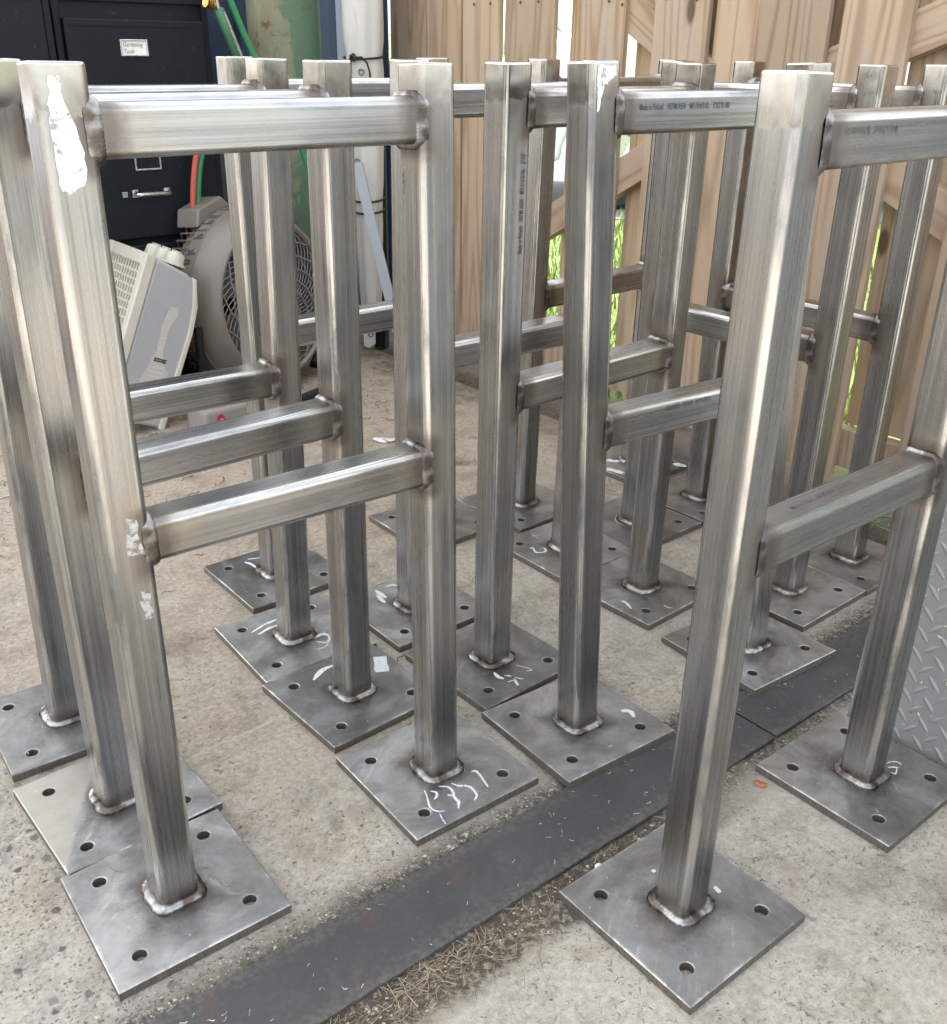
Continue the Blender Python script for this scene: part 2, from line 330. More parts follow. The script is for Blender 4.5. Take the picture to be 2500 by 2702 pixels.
def plate_mesh():
    h = PL/2; c = HO/2; r = .0088; N = 22; b = .0012
    cols = {}; bm = bmesh.new()
    def V(x, y, z): return bm.verts.new((x, y, z))
    def quad(sx, sy):
        cx, cy = sx*c, sy*c; x0, x1 = sorted((0, sx*(h-b))); y0, y1 = sorted((0, sy*(h-b)))
        angs = sorted([2*PI*k/N for k in range(N)]+[math.atan2(y-cy, x-cx) % (2*PI) for x in (x0, x1) for y in (y0, y1)])
        out = []
        for a in angs:
            dx, dy = math.cos(a), math.sin(a); t = 1e9
            if dx > 1e-9: t = min(t, (x1-cx)/dx)
            if dx < -1e-9: t = min(t, (x0-cx)/dx)
            if dy > 1e-9: t = min(t, (y1-cy)/dy)
            if dy < -1e-9: t = min(t, (y0-cy)/dy)
            out.append(((cx+dx*(r+.0008), cy+dy*(r+.0008)), (cx+dx*t, cy+dy*t), (cx+dx*r, cy+dy*r)))
        n = len(out)
        I = [V(*p[0], T) for p in out]; O = [V(*p[1], T) for p in out]; J = [V(*p[2], T-.0008) for p in out]; B = [V(*p[2], 0) for p in out]; OB = [V(*p[1], 0) for p in out]
        for k in range(n):
            q = (k+1) % n
            bm.faces.new((I[k], O[k], O[q], I[q])); bm.faces.new((J[k], I[k], I[q], J[q])); bm.faces.new((B[k], J[k], J[q], B[q])); bm.faces.new((B[k], B[q], OB[q], OB[k]))
    for sx in (1, -1):
        for sy in (1, -1): quad(sx, sy)
    a = h-b; P = [(-a, -a), (a, -a), (a, a), (-a, a)]; Q = [(-h, -h), (h, -h), (h, h), (-h, h)]
    for k in range(4):
        q = (k+1) % 4; st = 12
        for j in range(st):
            t0, t1 = j/st, (j+1)/st
            def lp(A, B_, t): return (A[0]+(B_[0]-A[0])*t, A[1]+(B_[1]-A[1])*t)
            p0, p1 = lp(P[k], P[q], t0), lp(P[k], P[q], t1); q0, q1 = lp(Q[k], Q[q], t0), lp(Q[k], Q[q], t1)
            v = [V(*p0, T), V(*q0, T-b), V(*q1, T-b), V(*p1, T)]; bm.faces.new(v)
            w = [V(*q0, T-b), V(*q0, 0), V(*q1, 0), V(*q1, T-b)]; bm.faces.new(w)
            u_ = [V(*q0, 0), V(*p0, 0), V(*p1, 0), V(*q1, 0)]; bm.faces.new(u_)
    bmesh.ops.remove_doubles(bm, verts=bm.verts, dist=1e-5); bmesh.ops.recalc_face_normals(bm, faces=bm.faces)
    me = bpy.data.meshes.new('base_plate'); bm.to_mesh(me); bm.free(); return me
ME_PLATE = plate_mesh(); ME_PLATE_PALE = ME_PLATE.copy()
ME_PLATE.materials.append(M_PLATE); ME_PLATE_PALE.materials.append(M_PLATE_PALE)
def bead_mesh(kind, seed):
    rg = random.Random(seed); pr, tot = profile(HALF-.0006, RAD, 6); dense = []
    n = 104; k = 0; pr2 = pr+[(pr[0][0], pr[0][1], tot)]
    for i in range(n):
        s = tot*i/n
        while pr2[k+1][2] < s: k += 1
        a, b = pr2[k], pr2[k+1]; t = (s-a[2])/max(1e-9, b[2]-a[2])
        dense.append((Vector((a[0][0]+(b[0][0]-a[0][0])*t, a[0][1]+(b[0][1]-a[0][1])*t)), Vector((a[1][0]+(b[1][0]-a[1][0])*t, a[1][1]+(b[1][1]-a[1][1])*t)).normalized(), s))
    vs, fs = [], []; SEC = 7; ph = rg.random()*6
    for i, (p, nn, s) in enumerate(dense):
        rip = 1+.09*math.sin(s*2*PI/.0032+ph+1.5*mnoise.noise(Vector((s*60, seed, 0))))
        wob = 1+.22*mnoise.noise(Vector((math.cos(2*PI*i/n)*2.2, math.sin(2*PI*i/n)*2.2, seed*3.1)))
        if kind == 'base': w, h, d = .0105*wob*rip, .0090*wob*rip, 0.
        else:
            lat = abs(nn.y); wob = 1+(wob-1)*.5; w, h, d = (.0064*(1-lat)+.0020*lat)*wob*rip, .0070*wob*rip, .0102*lat
        for j in range(SEC):
            a = PI/2*j/(SEC-1); bul = 1+.16*math.sin(2*a)
            rr = w*math.sin(a)*bul; zz = h*math.cos(a)*bul-(d*(j/(SEC-1))**1.5)
            q = p+nn*rr; vs.append((q.x, q.y, zz))
    for i in range(n):
        for j in range(SEC-1):
            a, b = i*SEC+j, ((i+1) % n)*SEC+j; fs.append((a, b, b+1, a+1))
    me = bpy.data.meshes.new('weld_bead'); me.from_pydata(vs, [], fs); me.polygons.foreach_set('use_smooth', [True]*len(fs)); me.materials.append(M_WELD)
    return me
BASE_BEADS = [bead_mesh('base', k) for k in range(5)]; BAR_BEADS = [bead_mesh('bar', 10+k) for k in range(4)]

FRAMES = {  # x, y, rotation, lean along the bars, lean across, label
'A': (.3109, .9852, -.0328, -.0136, -.0328, 'steel stand at the front of the left row, glare-white burnished patch on its post'),
'B': (.3206, 1.208, .0332, -.0034, .0049, 'second steel stand of the left row, one base plate half covered in pale scale'),
'C': (.3304, 1.4535, -.0409, -.026, -.0028, 'third steel stand of the left row, chalk streaks either side of its right foot'),
'D': (.8404, 1.680, -.0023, -.0036, -.0059, 'steel stand farthest back behind the left row, closest to the floor fan'),
'E': (.9869, 1.3925, -.0007, .0044, .0208, 'third steel stand of the middle row, with a blocky chalk scribble on its left plate'),
'G': (1.4838, 1.6315, .0453, -.0112, .0097, 'farthest steel stand of the middle row, its right plate smeared white, before the fence'),
'P': (.9869, 1.1517, .0372, .0147, .0235, 'second steel stand of the middle row, with lettering running up its left post'),
'Q': (.9736, .9181, -.0641, .0174, -.0315, 'front steel stand of the middle row, Made in Finland printed along its top bar'),
'R': (.813, .5635, -.007, -.0256, -.0113, 'lone steel stand nearest the camera at the right, in front of the flat bar'),
'X': (1.626, 1.3939, -1.548, -.0081, -.0039, 'steel stand turned across the others at the right, nearer one of the two'),
'Y': (1.8562, 1.3942, -1.5612, .0053, -.0145, 'steel stand turned across the others at the right, right against the fence')}
def rot_axis(a, ax): return Matrix.Rotation(a, 4, ax)
FR = {}
for n_, (x, y, rz, ta, tb, lab) in FRAMES.items():
    t = thing('steel_stand', lab, 'steel stand', (x, y, .001), rz, 'welded steel stands')
    tilt = Matrix.Identity(4)
    if n_ == 'Q':   # its near plate edges rest on the flat bar: the whole stand leans back about its far plate edges
        a = .0315; t.matrix_basis = t.matrix_basis @ Matrix.Translation((0, PL/2, 0)) @ rot_axis(-a*-1, 'X').inverted() @ Matrix.Translation((0, -PL/2, 0)); tb = 0.
    FR[n_] = t; posts = []
    for p in (0, 1):
        pl = link('base_plate', ME_PLATE_PALE if (n_, p) == ('B', 0) else ME_PLATE, None, t, Matrix.Translation((p*W, 0, 0)) @ rot_axis(random.choice((0, 0, PI))+random.uniform(-.006, .006), 'Z'))
        if (n_, p) == ('B', 0): pl['label'] = 'base plate half covered in pale scale'; pl.matrix_basis = Matrix.Translation((0, 0, 0))
        base = Matrix.Translation((p*W, 0, T)) @ rot_axis(-ta, 'Y') @ rot_axis(tb, 'X') @ Matrix.Translation((0, 0, -T))
        po = link('post', ME_POST, None, t, base @ (rot_axis(PI, 'Z') if p else Matrix.Identity(4))); posts.append(po)
        link('weld_bead', random.choice(BASE_BEADS), None, t, Matrix.Translation((p*W, 0, T-.0004)) @ rot_axis(random.randrange(4)*PI/2, 'Z'))
    for zt, nm in ((ZT, 'top_bar'), (ZB, 'cross_bar')):
        zc = zt-HALF; c = Matrix.Translation((-ta*zc, -tb*zc, zc)) @ rot_axis(tb, 'X')
        roll = rot_axis(random.randrange(4)*PI/2, 'Z')
        link(nm, ME_BAR, None, t, c @ Matrix.Translation((HALF, 0, 0)) @ rot_axis(PI/2, 'Y') @ roll)
        link('weld_bead', random.choice(BAR_BEADS), None, t, c @ Matrix.Translation((HALF-.0004, 0, 0)) @ rot_axis(PI/2, 'Y'))
        link('weld_bead', random.choice(BAR_BEADS), None, t, c @ Matrix.Translation((W-HALF+.0004, 0, 0)) @ rot_axis(-PI/2, 'Y'))
    t['lean'] = (ta, tb)

MARKS= [('A', 1, 0.003, [(-0.0452, -0.0341), (-0.0498, -0.0472), (-0.059, -0.0695), (-0.0546, -0.0824), (-0.0455, -0.0871)]), ('A', 1, 0.0025, [(-0.0554, -0.0874), (-0.059, -0.1006), (-0.0607, -0.1096)]), ('A', 1, 0.004, [(-0.039, -0.0399), (-0.0337, -0.0477), (-0.0375, -0.0548), (-0.0444, -0.0581)]), ('A', 1, 0.004, [(-0.023, -0.0393), (-0.0127, -0.048), (-0.0123, -0.06), (-0.0171, -0.0682), (-0.0233, -0.0614)]), ('A', 1, 0.005, [(-0.0162, -0.0641), (-0.0188, -0.0772), (-0.0186, -0.0832), (-0.0272, -0.0945)]), ('A', 1, 0.0045, [(-0.0038, -0.0447), (0.0015, -0.0555), (0.0118, -0.0632), (0.0142, -0.0751), (0.0106, -0.0883), (0.0018, -0.0946)]), ('A', 1, 0.0045, [(0.0361, -0.0424), (0.0422, -0.0432), (0.0416, -0.0572), (0.0355, -0.0834)]), ('P', 0, 0.007, [(-0.0294, -0.0397), (-0.0329, -0.0535), (-0.0293, -0.0647)]), ('P', 0, 0.0035, [(-0.022, -0.0579), (-0.0134, -0.0673)]), ('P', 0, 0.003, [(-0.0116, -0.0743), (-0.0042, -0.0886)]), ('P', 0, 0.005, [(-0.0157, -0.0762), (-0.0244, -0.0959)]), ('P', 0, 0.0025, [(-0.0307, -0.0756), (-0.0168, -0.0801)]), ('P', 0, 0.002, [(0.0164, -0.0484), (0.0238, -0.0626), (0.0283, -0.0778)]), ('P', 0, 0.002, [(0.0164, -0.0734), (0.0283, -0.0778)]), ('B', 1, 0.026, [(0.0948, 0.052), (0.0694, 0.0099)]), ('B', 1, 0.01, [(-0.0369, 0.0654), (-0.0083, 0.0815), (0.0147, 0.0817)]), ('C', 1, 0.006, [(-0.0628, 0.052), (-0.0333, 0.0632), (-0.0015, 0.0685)]), ('C', 1, 0.007, [(-0.0553, 0.0383), (-0.0306, 0.0473), (-0.0116, 0.0481)]), ('C', 1, 0.009, [(0.0227, -0.0326), (0.0426, -0.0288), (0.05, -0.0395)]), ('C', 1, 0.005, [(0.05, -0.0395), (0.0426, -0.0548), (0.0317, -0.0572), (0.0212, -0.0447)]), ('C', 1, 0.003, [(0.0446, -0.0537), (0.0272, -0.0704), (0.0111, -0.0681)]), ('D', 0, 0.007, [(-0.0335, 0.075), (-0.0275, 0.059), (-0.0264, 0.037)]), ('D', 0, 0.004, [(-0.0236, 0.084), (0.0015, 0.0731)]), ('E', 0, 0.01, [(-0.0289, 0.0905), (-0.0289, 0.0525)]), ('E', 0, 0.009, [(-0.0379, 0.0724), (-0.0419, 0.0374)]), ('E', 0, 0.007, [(-0.0029, 0.0895), (0.0111, 0.0885), (0.0181, 0.0765)]), ('E', 1, 0.005, [(-0.0735, 0.0377), (-0.0645, 0.0377), (-0.0735, 0.0187), (-0.0675, 0.0107), (-0.0545, 0.0077), (-0.0455, 0.0197), (-0.0535, 0.0257)]), ('E', 1, 0.002, [(-0.0195, 0.0967), (-0.0225, 0.0637)]), ('E', 1, 0.002, [(-0.0285, 0.0837), (-0.0125, 0.0757)]), ('P', 1, 0.006, [(-0.0818, -0.0161), (-0.0802, -0.0272), (-0.0901, -0.0498)]), ('P', 1, 0.0025, [(-0.0292, -0.0811), (-0.0306, -0.0921), (-0.0249, -0.1003)]), ('X', 0, 0.005, [(-0.0424, -0.016), (-0.0227, -0.0275), (-0.0176, -0.0216)]), ('X', 0, 0.002, [(-0.0367, -0.0271), (-0.0141, -0.0437), (0.006, -0.0411)]), ('R', 1, 0.003, [(0.0495, -0.0133), (0.0595, -0.0152), (0.0665, -0.0222), (0.0646, -0.0292)]), ('R', 1, 0.004, [(0.0415, -0.0194), (0.0496, -0.0243), (0.0546, -0.0303)]), ('R', 1, 0.003, [(0.0356, -0.0274), (0.0376, -0.0344), (0.0506, -0.0293)]), ('R', 0, 0.006, [(0.0116, 0.0605), (0.0146, 0.0556)]), ('R', 0, 0.008, [(0.056, -0.0091), (0.0531, -0.0212)]), ('Q', 0, 0.01, [(0.076, -0.0233), (0.0876, -0.0316), (0.0816, -0.048)]), ('Q', 0, 0.002, [(-0.0073, -0.0828), (0.0027, -0.0831)]), ('G', 1, 0.018, [(-0.0498, 0.049), (-0.0418, 0.0276), (-0.0161, 0.0215)]), ('G', 1, 0.02, [(-0.0988, 0.0062), (-0.0929, -0.0171), (-0.09, -0.0423)]), ('G', 1, 0.02, [(0.0722, -0.0856), (0.0673, -0.1054), (0.081, -0.1121)])]
OCHRE= [('A', 0, 0.006, [(0.0445, 0.0173), (0.0537, 0.0126), (0.0521, 0.0015), (0.0375, -0.011)]), ('A', 0, 0.006, [(0.0494, -0.0086), (0.0555, -0.0124), (0.056, -0.0264)]), ('A', 0, 0.007, [(0.0708, -0.0209), (0.0555, -0.0434), (0.067, -0.057)]), ('A', 0, 0.005, [(-0.0522, 0.1001), (-0.0498, 0.0872), (-0.0433, 0.0724)])]

# ------------------------------------------------------------------ chalk, burnish and print on the stands
for mats, data in ((M_CHALK, MARKS), (M_OCHRE, OCHRE)):
    for f, p, w, pts in data:
        MB().add(*ribbon([(a+p*W, b) for a, b in pts], w, T+.0004+random.uniform(0, .0003), w < .015)).build('chalk_mark' if mats is M_CHALK else 'marker_stain', mats, FR[f])
def on_face(f, p, pts2, mat, name, z=.0006):
    """polygon on the -v face of a post; points are (along the bar, height) from the foot of the post"""
    ta, tb = FR[f]['lean'] if f != 'Q' else (FR[f]['lean'][0], 0.)
    vs = [(p*W+a-ta*(h-T), -HALF-z-tb*(h-T), h) for a, h in pts2]; n = len(vs)
    MB().add(vs, [tuple(range(n))]).build(name, mat, FR[f])
def jag(pts, amp=.0016, n=3):
    out = []
    for i, a in enumerate(pts):
        b = pts[(i+1) % len(pts)]
        for k in range(n):
            t = k/n; out.append((a[0]+(b[0]-a[0])*t+random.uniform(-amp, amp)*(k > 0), a[1]+(b[1]-a[1])*t+random.uniform(-amp, amp)*(k > 0)))
    return out
CL = lambda pts: [(max(-.0160, min(.0160, a)), b) for a, b in pts]
on_face('A', 0, jag([(-.012, .980), (-.002, .981), (-.0015, .962), (.004, .945), (.009, .924), (.0115, .900), (.007, .886), (-.008, .879), (-.0135, .882), (-.0158, .905), (-.0162, .945), (-.014, .962)]), M_BURN, 'burnished_patch')
on_face('A', 0, jag(CL([(0, .549), (.0115, .5427), (.0114, .5215), (.0155, .5007), (-.0034, .5044), (-.0016, .5314)])), M_SCUFF, 'scuff')
on_face('A', 0, jag(CL([(.0048, .4594), (.0155, .4525), (.0151, .4234), (.0034, .422), (.003, .4412)])), M_SCUFF, 'scuff')
on_face('Q', 0, jag([(-.016, .9885), (.013, .9880), (.0145, .976), (.006, .9715), (.001, .968), (-.005, .966), (-.0075, .955), (-.011, .94), (-.016, .935)]), M_BURN, 'burnished_patch')
TA = {k: (FRAMES[k][3], 0. if k == 'Q' else FRAMES[k][4]) for k in FRAMES}
def basis(X, Y, O):
    X, Y = Vector(X), Vector(Y); Z = X.cross(Y)
    return Matrix(((X.x, Y.x, Z.x, O[0]), (X.y, Y.y, Z.y, O[1]), (X.z, Y.z, Z.z, O[2]), (0, 0, 0, 1)))
def print_on(f, text, size, X, Y, O, mat=M_INK, sx=.62):
    link('printed_text', txt(text, size, sx, 0., size*.008), mat, FR[f], basis(X, Y, O))
fv = -HALF-.0005
print_on('Q', 'Made in Finland    ASTM A554    MT-316/316L    2"X2"X.180', .0112, (1, 0, 0), (0, 0, 1), (.040, fv, .9355), sx=.60)
print_on('Q', '2"X2"X.180    806122    16/18/TKA', .0105, (-1, 0, 0), (0, 0, -1), (.222, fv, .5290), sx=.62)
print_on('P', 'Made in Finland    ASTM A554    MT-316/316L    2"X2"', 0.0112, (TA['P'][0]*-1, -TA['P'][1], 1), (-1, 0, 0), (.0135-TA['P'][0]*.73, fv-TA['P'][1]*.73, .735), sx=.56)
print_on('R', 'Made in Finland    By Stalatube Oy', .0105, (-1, 0, 0), (0, 0, -1), (.165, fv+.0108, .9440), M_INK_FAINT, .62)
print_on('A', '16/18/TKA    806122    2"X2"X.180    MT-316/316L    ASTM A554    Made in Finland', .0095, (0, TA['A'][1], -1), (0, -1, 0), (W-HALF-.0006-TA['A'][0]*.86, .016-TA['A'][1]*.86, .875), M_INK_FAINT, .62)
print_on('B', '2"X2"X.180    806122    16/18/TKA', .011, (-1, 0, 0), (0, -1, 0), (.20, .008-TA['B'][1]*.53, ZB+.0005), M_INK_FAINT, .62)
print_on('R', 'Made in Finland    ASTM A554    2"X2"X.180', .011, (1, 0, 0), (0, 1, 0), (.12, -.002+.006, ZB+.0005), M_INK_FAINT, .62)
for f in FR:
    del FR[f]['lean']

# ------------------------------------------------------------------ ground
def concrete_mat():
    m, nt, bs = new_mat('concrete'); P = nt.nodes.new('ShaderNodeNewGeometry').outputs['Position']; x, y, z = sep(nt, P)
    big = noise(nt, P, 2.6, 5., .6, .4); mid = noise(nt, P, 13., 6., .65, .3); fin = lin(nt, noise(nt, P, 95., 6., .75), .32, .68); gr = noise(nt, P, 420., 3., .6)
    broom = noise(nt, comb(nt, ma(nt, 'MULTIPLY', x, 9.), ma(nt, 'MULTIPLY', y, 130.), 0.), 1., 4., .65, .8)
    warm = mixc(nt, fin, (.285, .23, .172), (.56, .48, .385)); cool = mixc(nt, fin, (.36, .325, .265), (.60, .555, .475))
    side = ma(nt, 'ADD', ma(nt, 'MULTIPLY', sstep(nt, y, .5, 2.1), .55), ma(nt, 'MULTIPLY', ma(nt, 'SUBTRACT', big, .5), 1.7))
    col = mixc(nt, sstep(nt, side, -.05, .65), cool, warm)  # browner towards the back, with the shade there put into the darker tone
    col = mixc(nt, ma(nt, 'MULTIPLY', sstep(nt, mid, .45, .72), .55), col, (.22, .175, .125))
    col = mixc(nt, ma(nt, 'MULTIPLY', sstep(nt, broom, .55, .72), .45), col, (.58, .52, .44))
    stn = sstep(nt, noise(nt, comb(nt, x, y, 4.), 3.4, 6., .68, .5), .56, .74); soot = ma(nt, 'MULTIPLY', sstep(nt, noise(nt, comb(nt, x, y, 9.), 6.5, 6., .72, .4), .47, .66), sstep(nt, ma(nt, 'ADD', x, ma(nt, 'MULTIPLY', ma(nt, 'SUBTRACT', big, .5), .5)), .50, .15))
    col = mixc(nt, ma(nt, 'MULTIPLY', stn, .6), col, (.15, .122, .095)); col = mixc(nt, ma(nt, 'MULTIPLY', soot, .6), col, (.105, .098, .092))
    # exposed aggregate where the slab has lost its skin (left of the first row)
    ag = ma(nt, 'MULTIPLY', sstep(nt, ma(nt, 'ADD', x, ma(nt, 'MULTIPLY', ma(nt, 'SUBTRACT', mid, .5), .35)), .16, .42, 1., 0.), sstep(nt, y, 1.9, 1.2))
    wob = nt.nodes.new('ShaderNodeTexNoise'); nt.links.new(P, wob.inputs['Vector']); wob.inputs['Scale'].default_value = 130.; wob.inputs['Detail'].default_value = 2.
    vm = nt.nodes.new('ShaderNodeVectorMath'); vm.operation = 'MULTIPLY_ADD'; nt.links.new(wob.outputs['Color'], vm.inputs[0]); vm.inputs[1].default_value = (.008, .008, .008); nt.links.new(P, vm.inputs[2]); PD = vm.outputs[0]
    def stones(sc_, lo, hi, cover):
        q = nt.nodes.new('ShaderNodeTexVoronoi'); nt.links.new(PD, q.inputs['Vector']); q.inputs['Scale'].default_value = sc_
        k = sep(nt, q.outputs['Color']); return mixc(nt, k[0], lo, hi), ma(nt, 'MULTIPLY', sstep(nt, k[1], 1-cover, 1-cover+.02), sstep(nt, q.outputs['Distance'], .30, .46, 1., 0.))
    c1, m1 = stones(170., (.10, .095, .095), (.50, .48, .44), .75); c2, m2 = stones(60., (.045, .04, .048), (.20, .19, .19), .14)
    col = mixc(nt, ma(nt, 'MULTIPLY', ag, ma(nt, 'MULTIPLY', m1, .8)), col, c1); col = mixc(nt, ma(nt, 'MULTIPLY', ag, ma(nt, 'MULTIPLY', m2, .9)), col, c2)
    # pits with dirt in them
    pv_ = nt.nodes.new('ShaderNodeTexVoronoi'); nt.links.new(P, pv_.inputs['Vector']); pv_.inputs['Scale'].default_value = 95.
    pit = ma(nt, 'MULTIPLY', sstep(nt, pv_.outputs['Distance'], .05, .20, 1., 0.), sstep(nt, noise(nt, P, 9., 4., .65), .54, .66))
    sc = sstep(nt, noise(nt, P, 85., 6., .78, 1.8), .565, .66)
    sc = ma(nt, 'MULTIPLY', sc, sstep(nt, noise(nt, P, 5., 5., .65), .38, .58))
    col = mixc(nt, ma(nt, 'MULTIPLY', ma(nt, 'MAXIMUM', pit, ma(nt, 'MULTIPLY', sc, .9)), .85), col, (.055, .042, .032))
    # dirt packed along both edges of the flat bar, the sawn joint and the slab edge
    dirt = sstep(nt, ma(nt, 'ADD', ma(nt, 'ABSOLUTE', ma(nt, 'SUBTRACT', y, .762)), ma(nt, 'MULTIPLY', ma(nt, 'SUBTRACT', mid, .5), .085)), .060, .118, 1., 0.)
    dirt = ma(nt, 'MAXIMUM', ma(nt, 'MULTIPLY', dirt, 1.), ma(nt, 'MULTIPLY', sstep(nt, ma(nt, 'ADD', x, ma(nt, 'MULTIPLY', ma(nt, 'SUBTRACT', mid, .5), .3)), 1.78, 1.98), .7))
    col = mixc(nt, ma(nt, 'MULTIPLY', dirt, sstep(nt, fin, .0, .62)), col, (.075, .060, .044))
    sp = ma(nt, 'MULTIPLY', sstep(nt, ma(nt, 'ADD', ma(nt, 'ABSOLUTE', ma(nt, 'SUBTRACT', y, .668)), ma(nt, 'MULTIPLY', ma(nt, 'SUBTRACT', mid, .5), .11)), .022, .055, 1., 0.), ma(nt, 'MULTIPLY', sstep(nt, x, .15, .30), sstep(nt, x, 1.30, .75)))
    col = mixc(nt, ma(nt, 'MULTIPLY', sp, sstep(nt, fin, .05, .65)), col, (.090, .068, .045))
    jn = ma(nt, 'ADD', ma(nt, 'SUBTRACT', y, 1.213), ma(nt, 'ADD', ma(nt, 'MULTIPLY', x, -.055), ma(nt, 'MULTIPLY', ma(nt, 'SUBTRACT', mid, .5), .02)))
    jm = ma(nt, 'MULTIPLY', sstep(nt, ma(nt, 'ABSOLUTE', jn), .001, .005, 1., 0.), sstep(nt, x, .85, .7))
    col = mixc(nt, ma(nt, 'MULTIPLY', jm, .35), col, (.62, .58, .52))
    put(nt, bs.inputs['Base Color'], col); bs.inputs['Roughness'].default_value = .88
    hgt = ma(nt, 'SUBTRACT', ma(nt, 'ADD', ma(nt, 'MULTIPLY', fin, .7), ma(nt, 'ADD', ma(nt, 'MULTIPLY', gr, .35), ma(nt, 'MULTIPLY', broom, .35))), ma(nt, 'MAXIMUM', pit, ma(nt, 'MULTIPLY', sc, .7)))
    bump(nt, bs, hgt, .8, .005); return m
M_CONC = concrete_mat()
def soil_mat():
    m, nt, bs = new_mat('soil'); P = nt.nodes.new('ShaderNodeNewGeometry').outputs['Position']; x, y, z = sep(nt, P)
    n = noise(nt, P, 30., 6., .7); b = noise(nt, P, 3., 4., .6)
    soil = mixc(nt, n, (.030, .024, .018), (.13, .10, .07))
    green = mixc(nt, n, (.09, .15, .03), (.18, .26, .06))
    far = sstep(nt, ma(nt, 'ADD', x, ma(nt, 'MULTIPLY', ma(nt, 'SUBTRACT', b, .5), .5)), 2.35, 2.6)
    put(nt, bs.inputs['Base Color'], mixc(nt, far, soil, green)); bs.inputs['Roughness'].default_value = .95; bump(nt, bs, n, .6, .01); return m
M_SOIL = soil_mat()
tag(MB().add([(-300, -300, -.05), (300, -300, -.05), (300, 300, -.05), (-300, 300, -.05)], [(0, 1, 2, 3)]).build('ground', M_SOIL), kind='structure')
mb = MB(); edge = []
for i in range(61):
    v = -6+9.4*i/60; edge.append((1.985+.012*mnoise.noise(Vector((v*3, 1, 0)))+.008*mnoise.noise(Vector((v*14, 4, 0))), v, 0))
poly = [(-7, -6, 0)]+edge+[(-7, 3.4, 0)]
mb.extr([(p[0], p[1], -.12) for p in poly], (0, 0, .12)); tag(mb.build('concrete_slab', M_CONC), kind='structure')
drive = MB().add([(-40, -40, -.001), (40, -40, -.001), (40, .12, -.001), (-40, .12, -.001)], [(0, 1, 2, 3)]); drive.v = [(p[0], min(p[1], .1), -.0015) for p in drive.v]
tag(drive.build('added_driveway', plain('pale_concrete', (.165, .16, .15), .9, 0, .2, 12, .1)), kind='structure')  # unseen paving, added for the steel to reflect
# unseen carport roof, added overhead to shade the stands
M_ROOF = plain('roof_sheet', (.70, .70, .69), .55, 0., .08, 6, .05)
nt = M_ROOF.node_tree; tr = nt.nodes.new('ShaderNodeBsdfTranslucent'); tr.inputs[0].default_value = (.77, .80, .83, 1); mx = nt.nodes.new('ShaderNodeMixShader'); mx.inputs[0].default_value = .42   # milky sheet, made translucent to add soft light from above
nt.links.new(nt.nodes['Principled BSDF'].outputs[0], mx.inputs[1]); nt.links.new(tr.outputs[0], mx.inputs[2]); nt.links.new(mx.outputs[0], nt.nodes['Material Output'].inputs[0])
M_BEAM = plain('roof_beam_steel', (.40, .40, .40), .5, .2, .15, 10, .05)
roof = thing('added_carport_roof', 'unseen corrugated carport roof added to shade the steel stands', 'carport roof', (0, 0, 0))
mb = MB(); n = 60
for i in range(n+1):
    x = -2.6+4.85*i/n; mb.v += [(x, 1.1, 2.42+.018*math.sin(i*1.6)), (x, 5.8, 2.52+.018*math.sin(i*1.6))]
for i in range(n): a = i*2; mb.f.append((a, a+1, a+3, a+2))
mb.build('roof_sheet', M_ROOF, roof)
for y in (1.16, 3.2, 5.6):
    mb = MB(); mb.box((-2.6, y, 2.27), (2.25, y+.05, 2.415)); mb.build('roof_beam', M_BEAM, roof)
for x, y in ((-2.5, 1.17), (2.16, 3.75), (-2.5, 5.61)):
    mb = MB(); mb.box((x, y, -.05), (x+.09, y+.09, 2.265)); mb.build('roof_post', M_BEAM, roof)
M_ASPH = plain('asphalt', (.16, .16, .165), .9, 0, .3, 30, .2)
a = Vector((.776, -.63, 0)); d_ = Vector((.63, .776, 0))
mb = MB(); c0 = d_*7.15
mb.add([c0-a*40, c0+a*40, c0+a*40+d_*16, c0-a*40+d_*16], [(0, 1, 2, 3)])
mb.v = [(p[0], p[1], -.045) for p in mb.v]; tag(mb.build('pavement', M_ASPH), kind='structure')

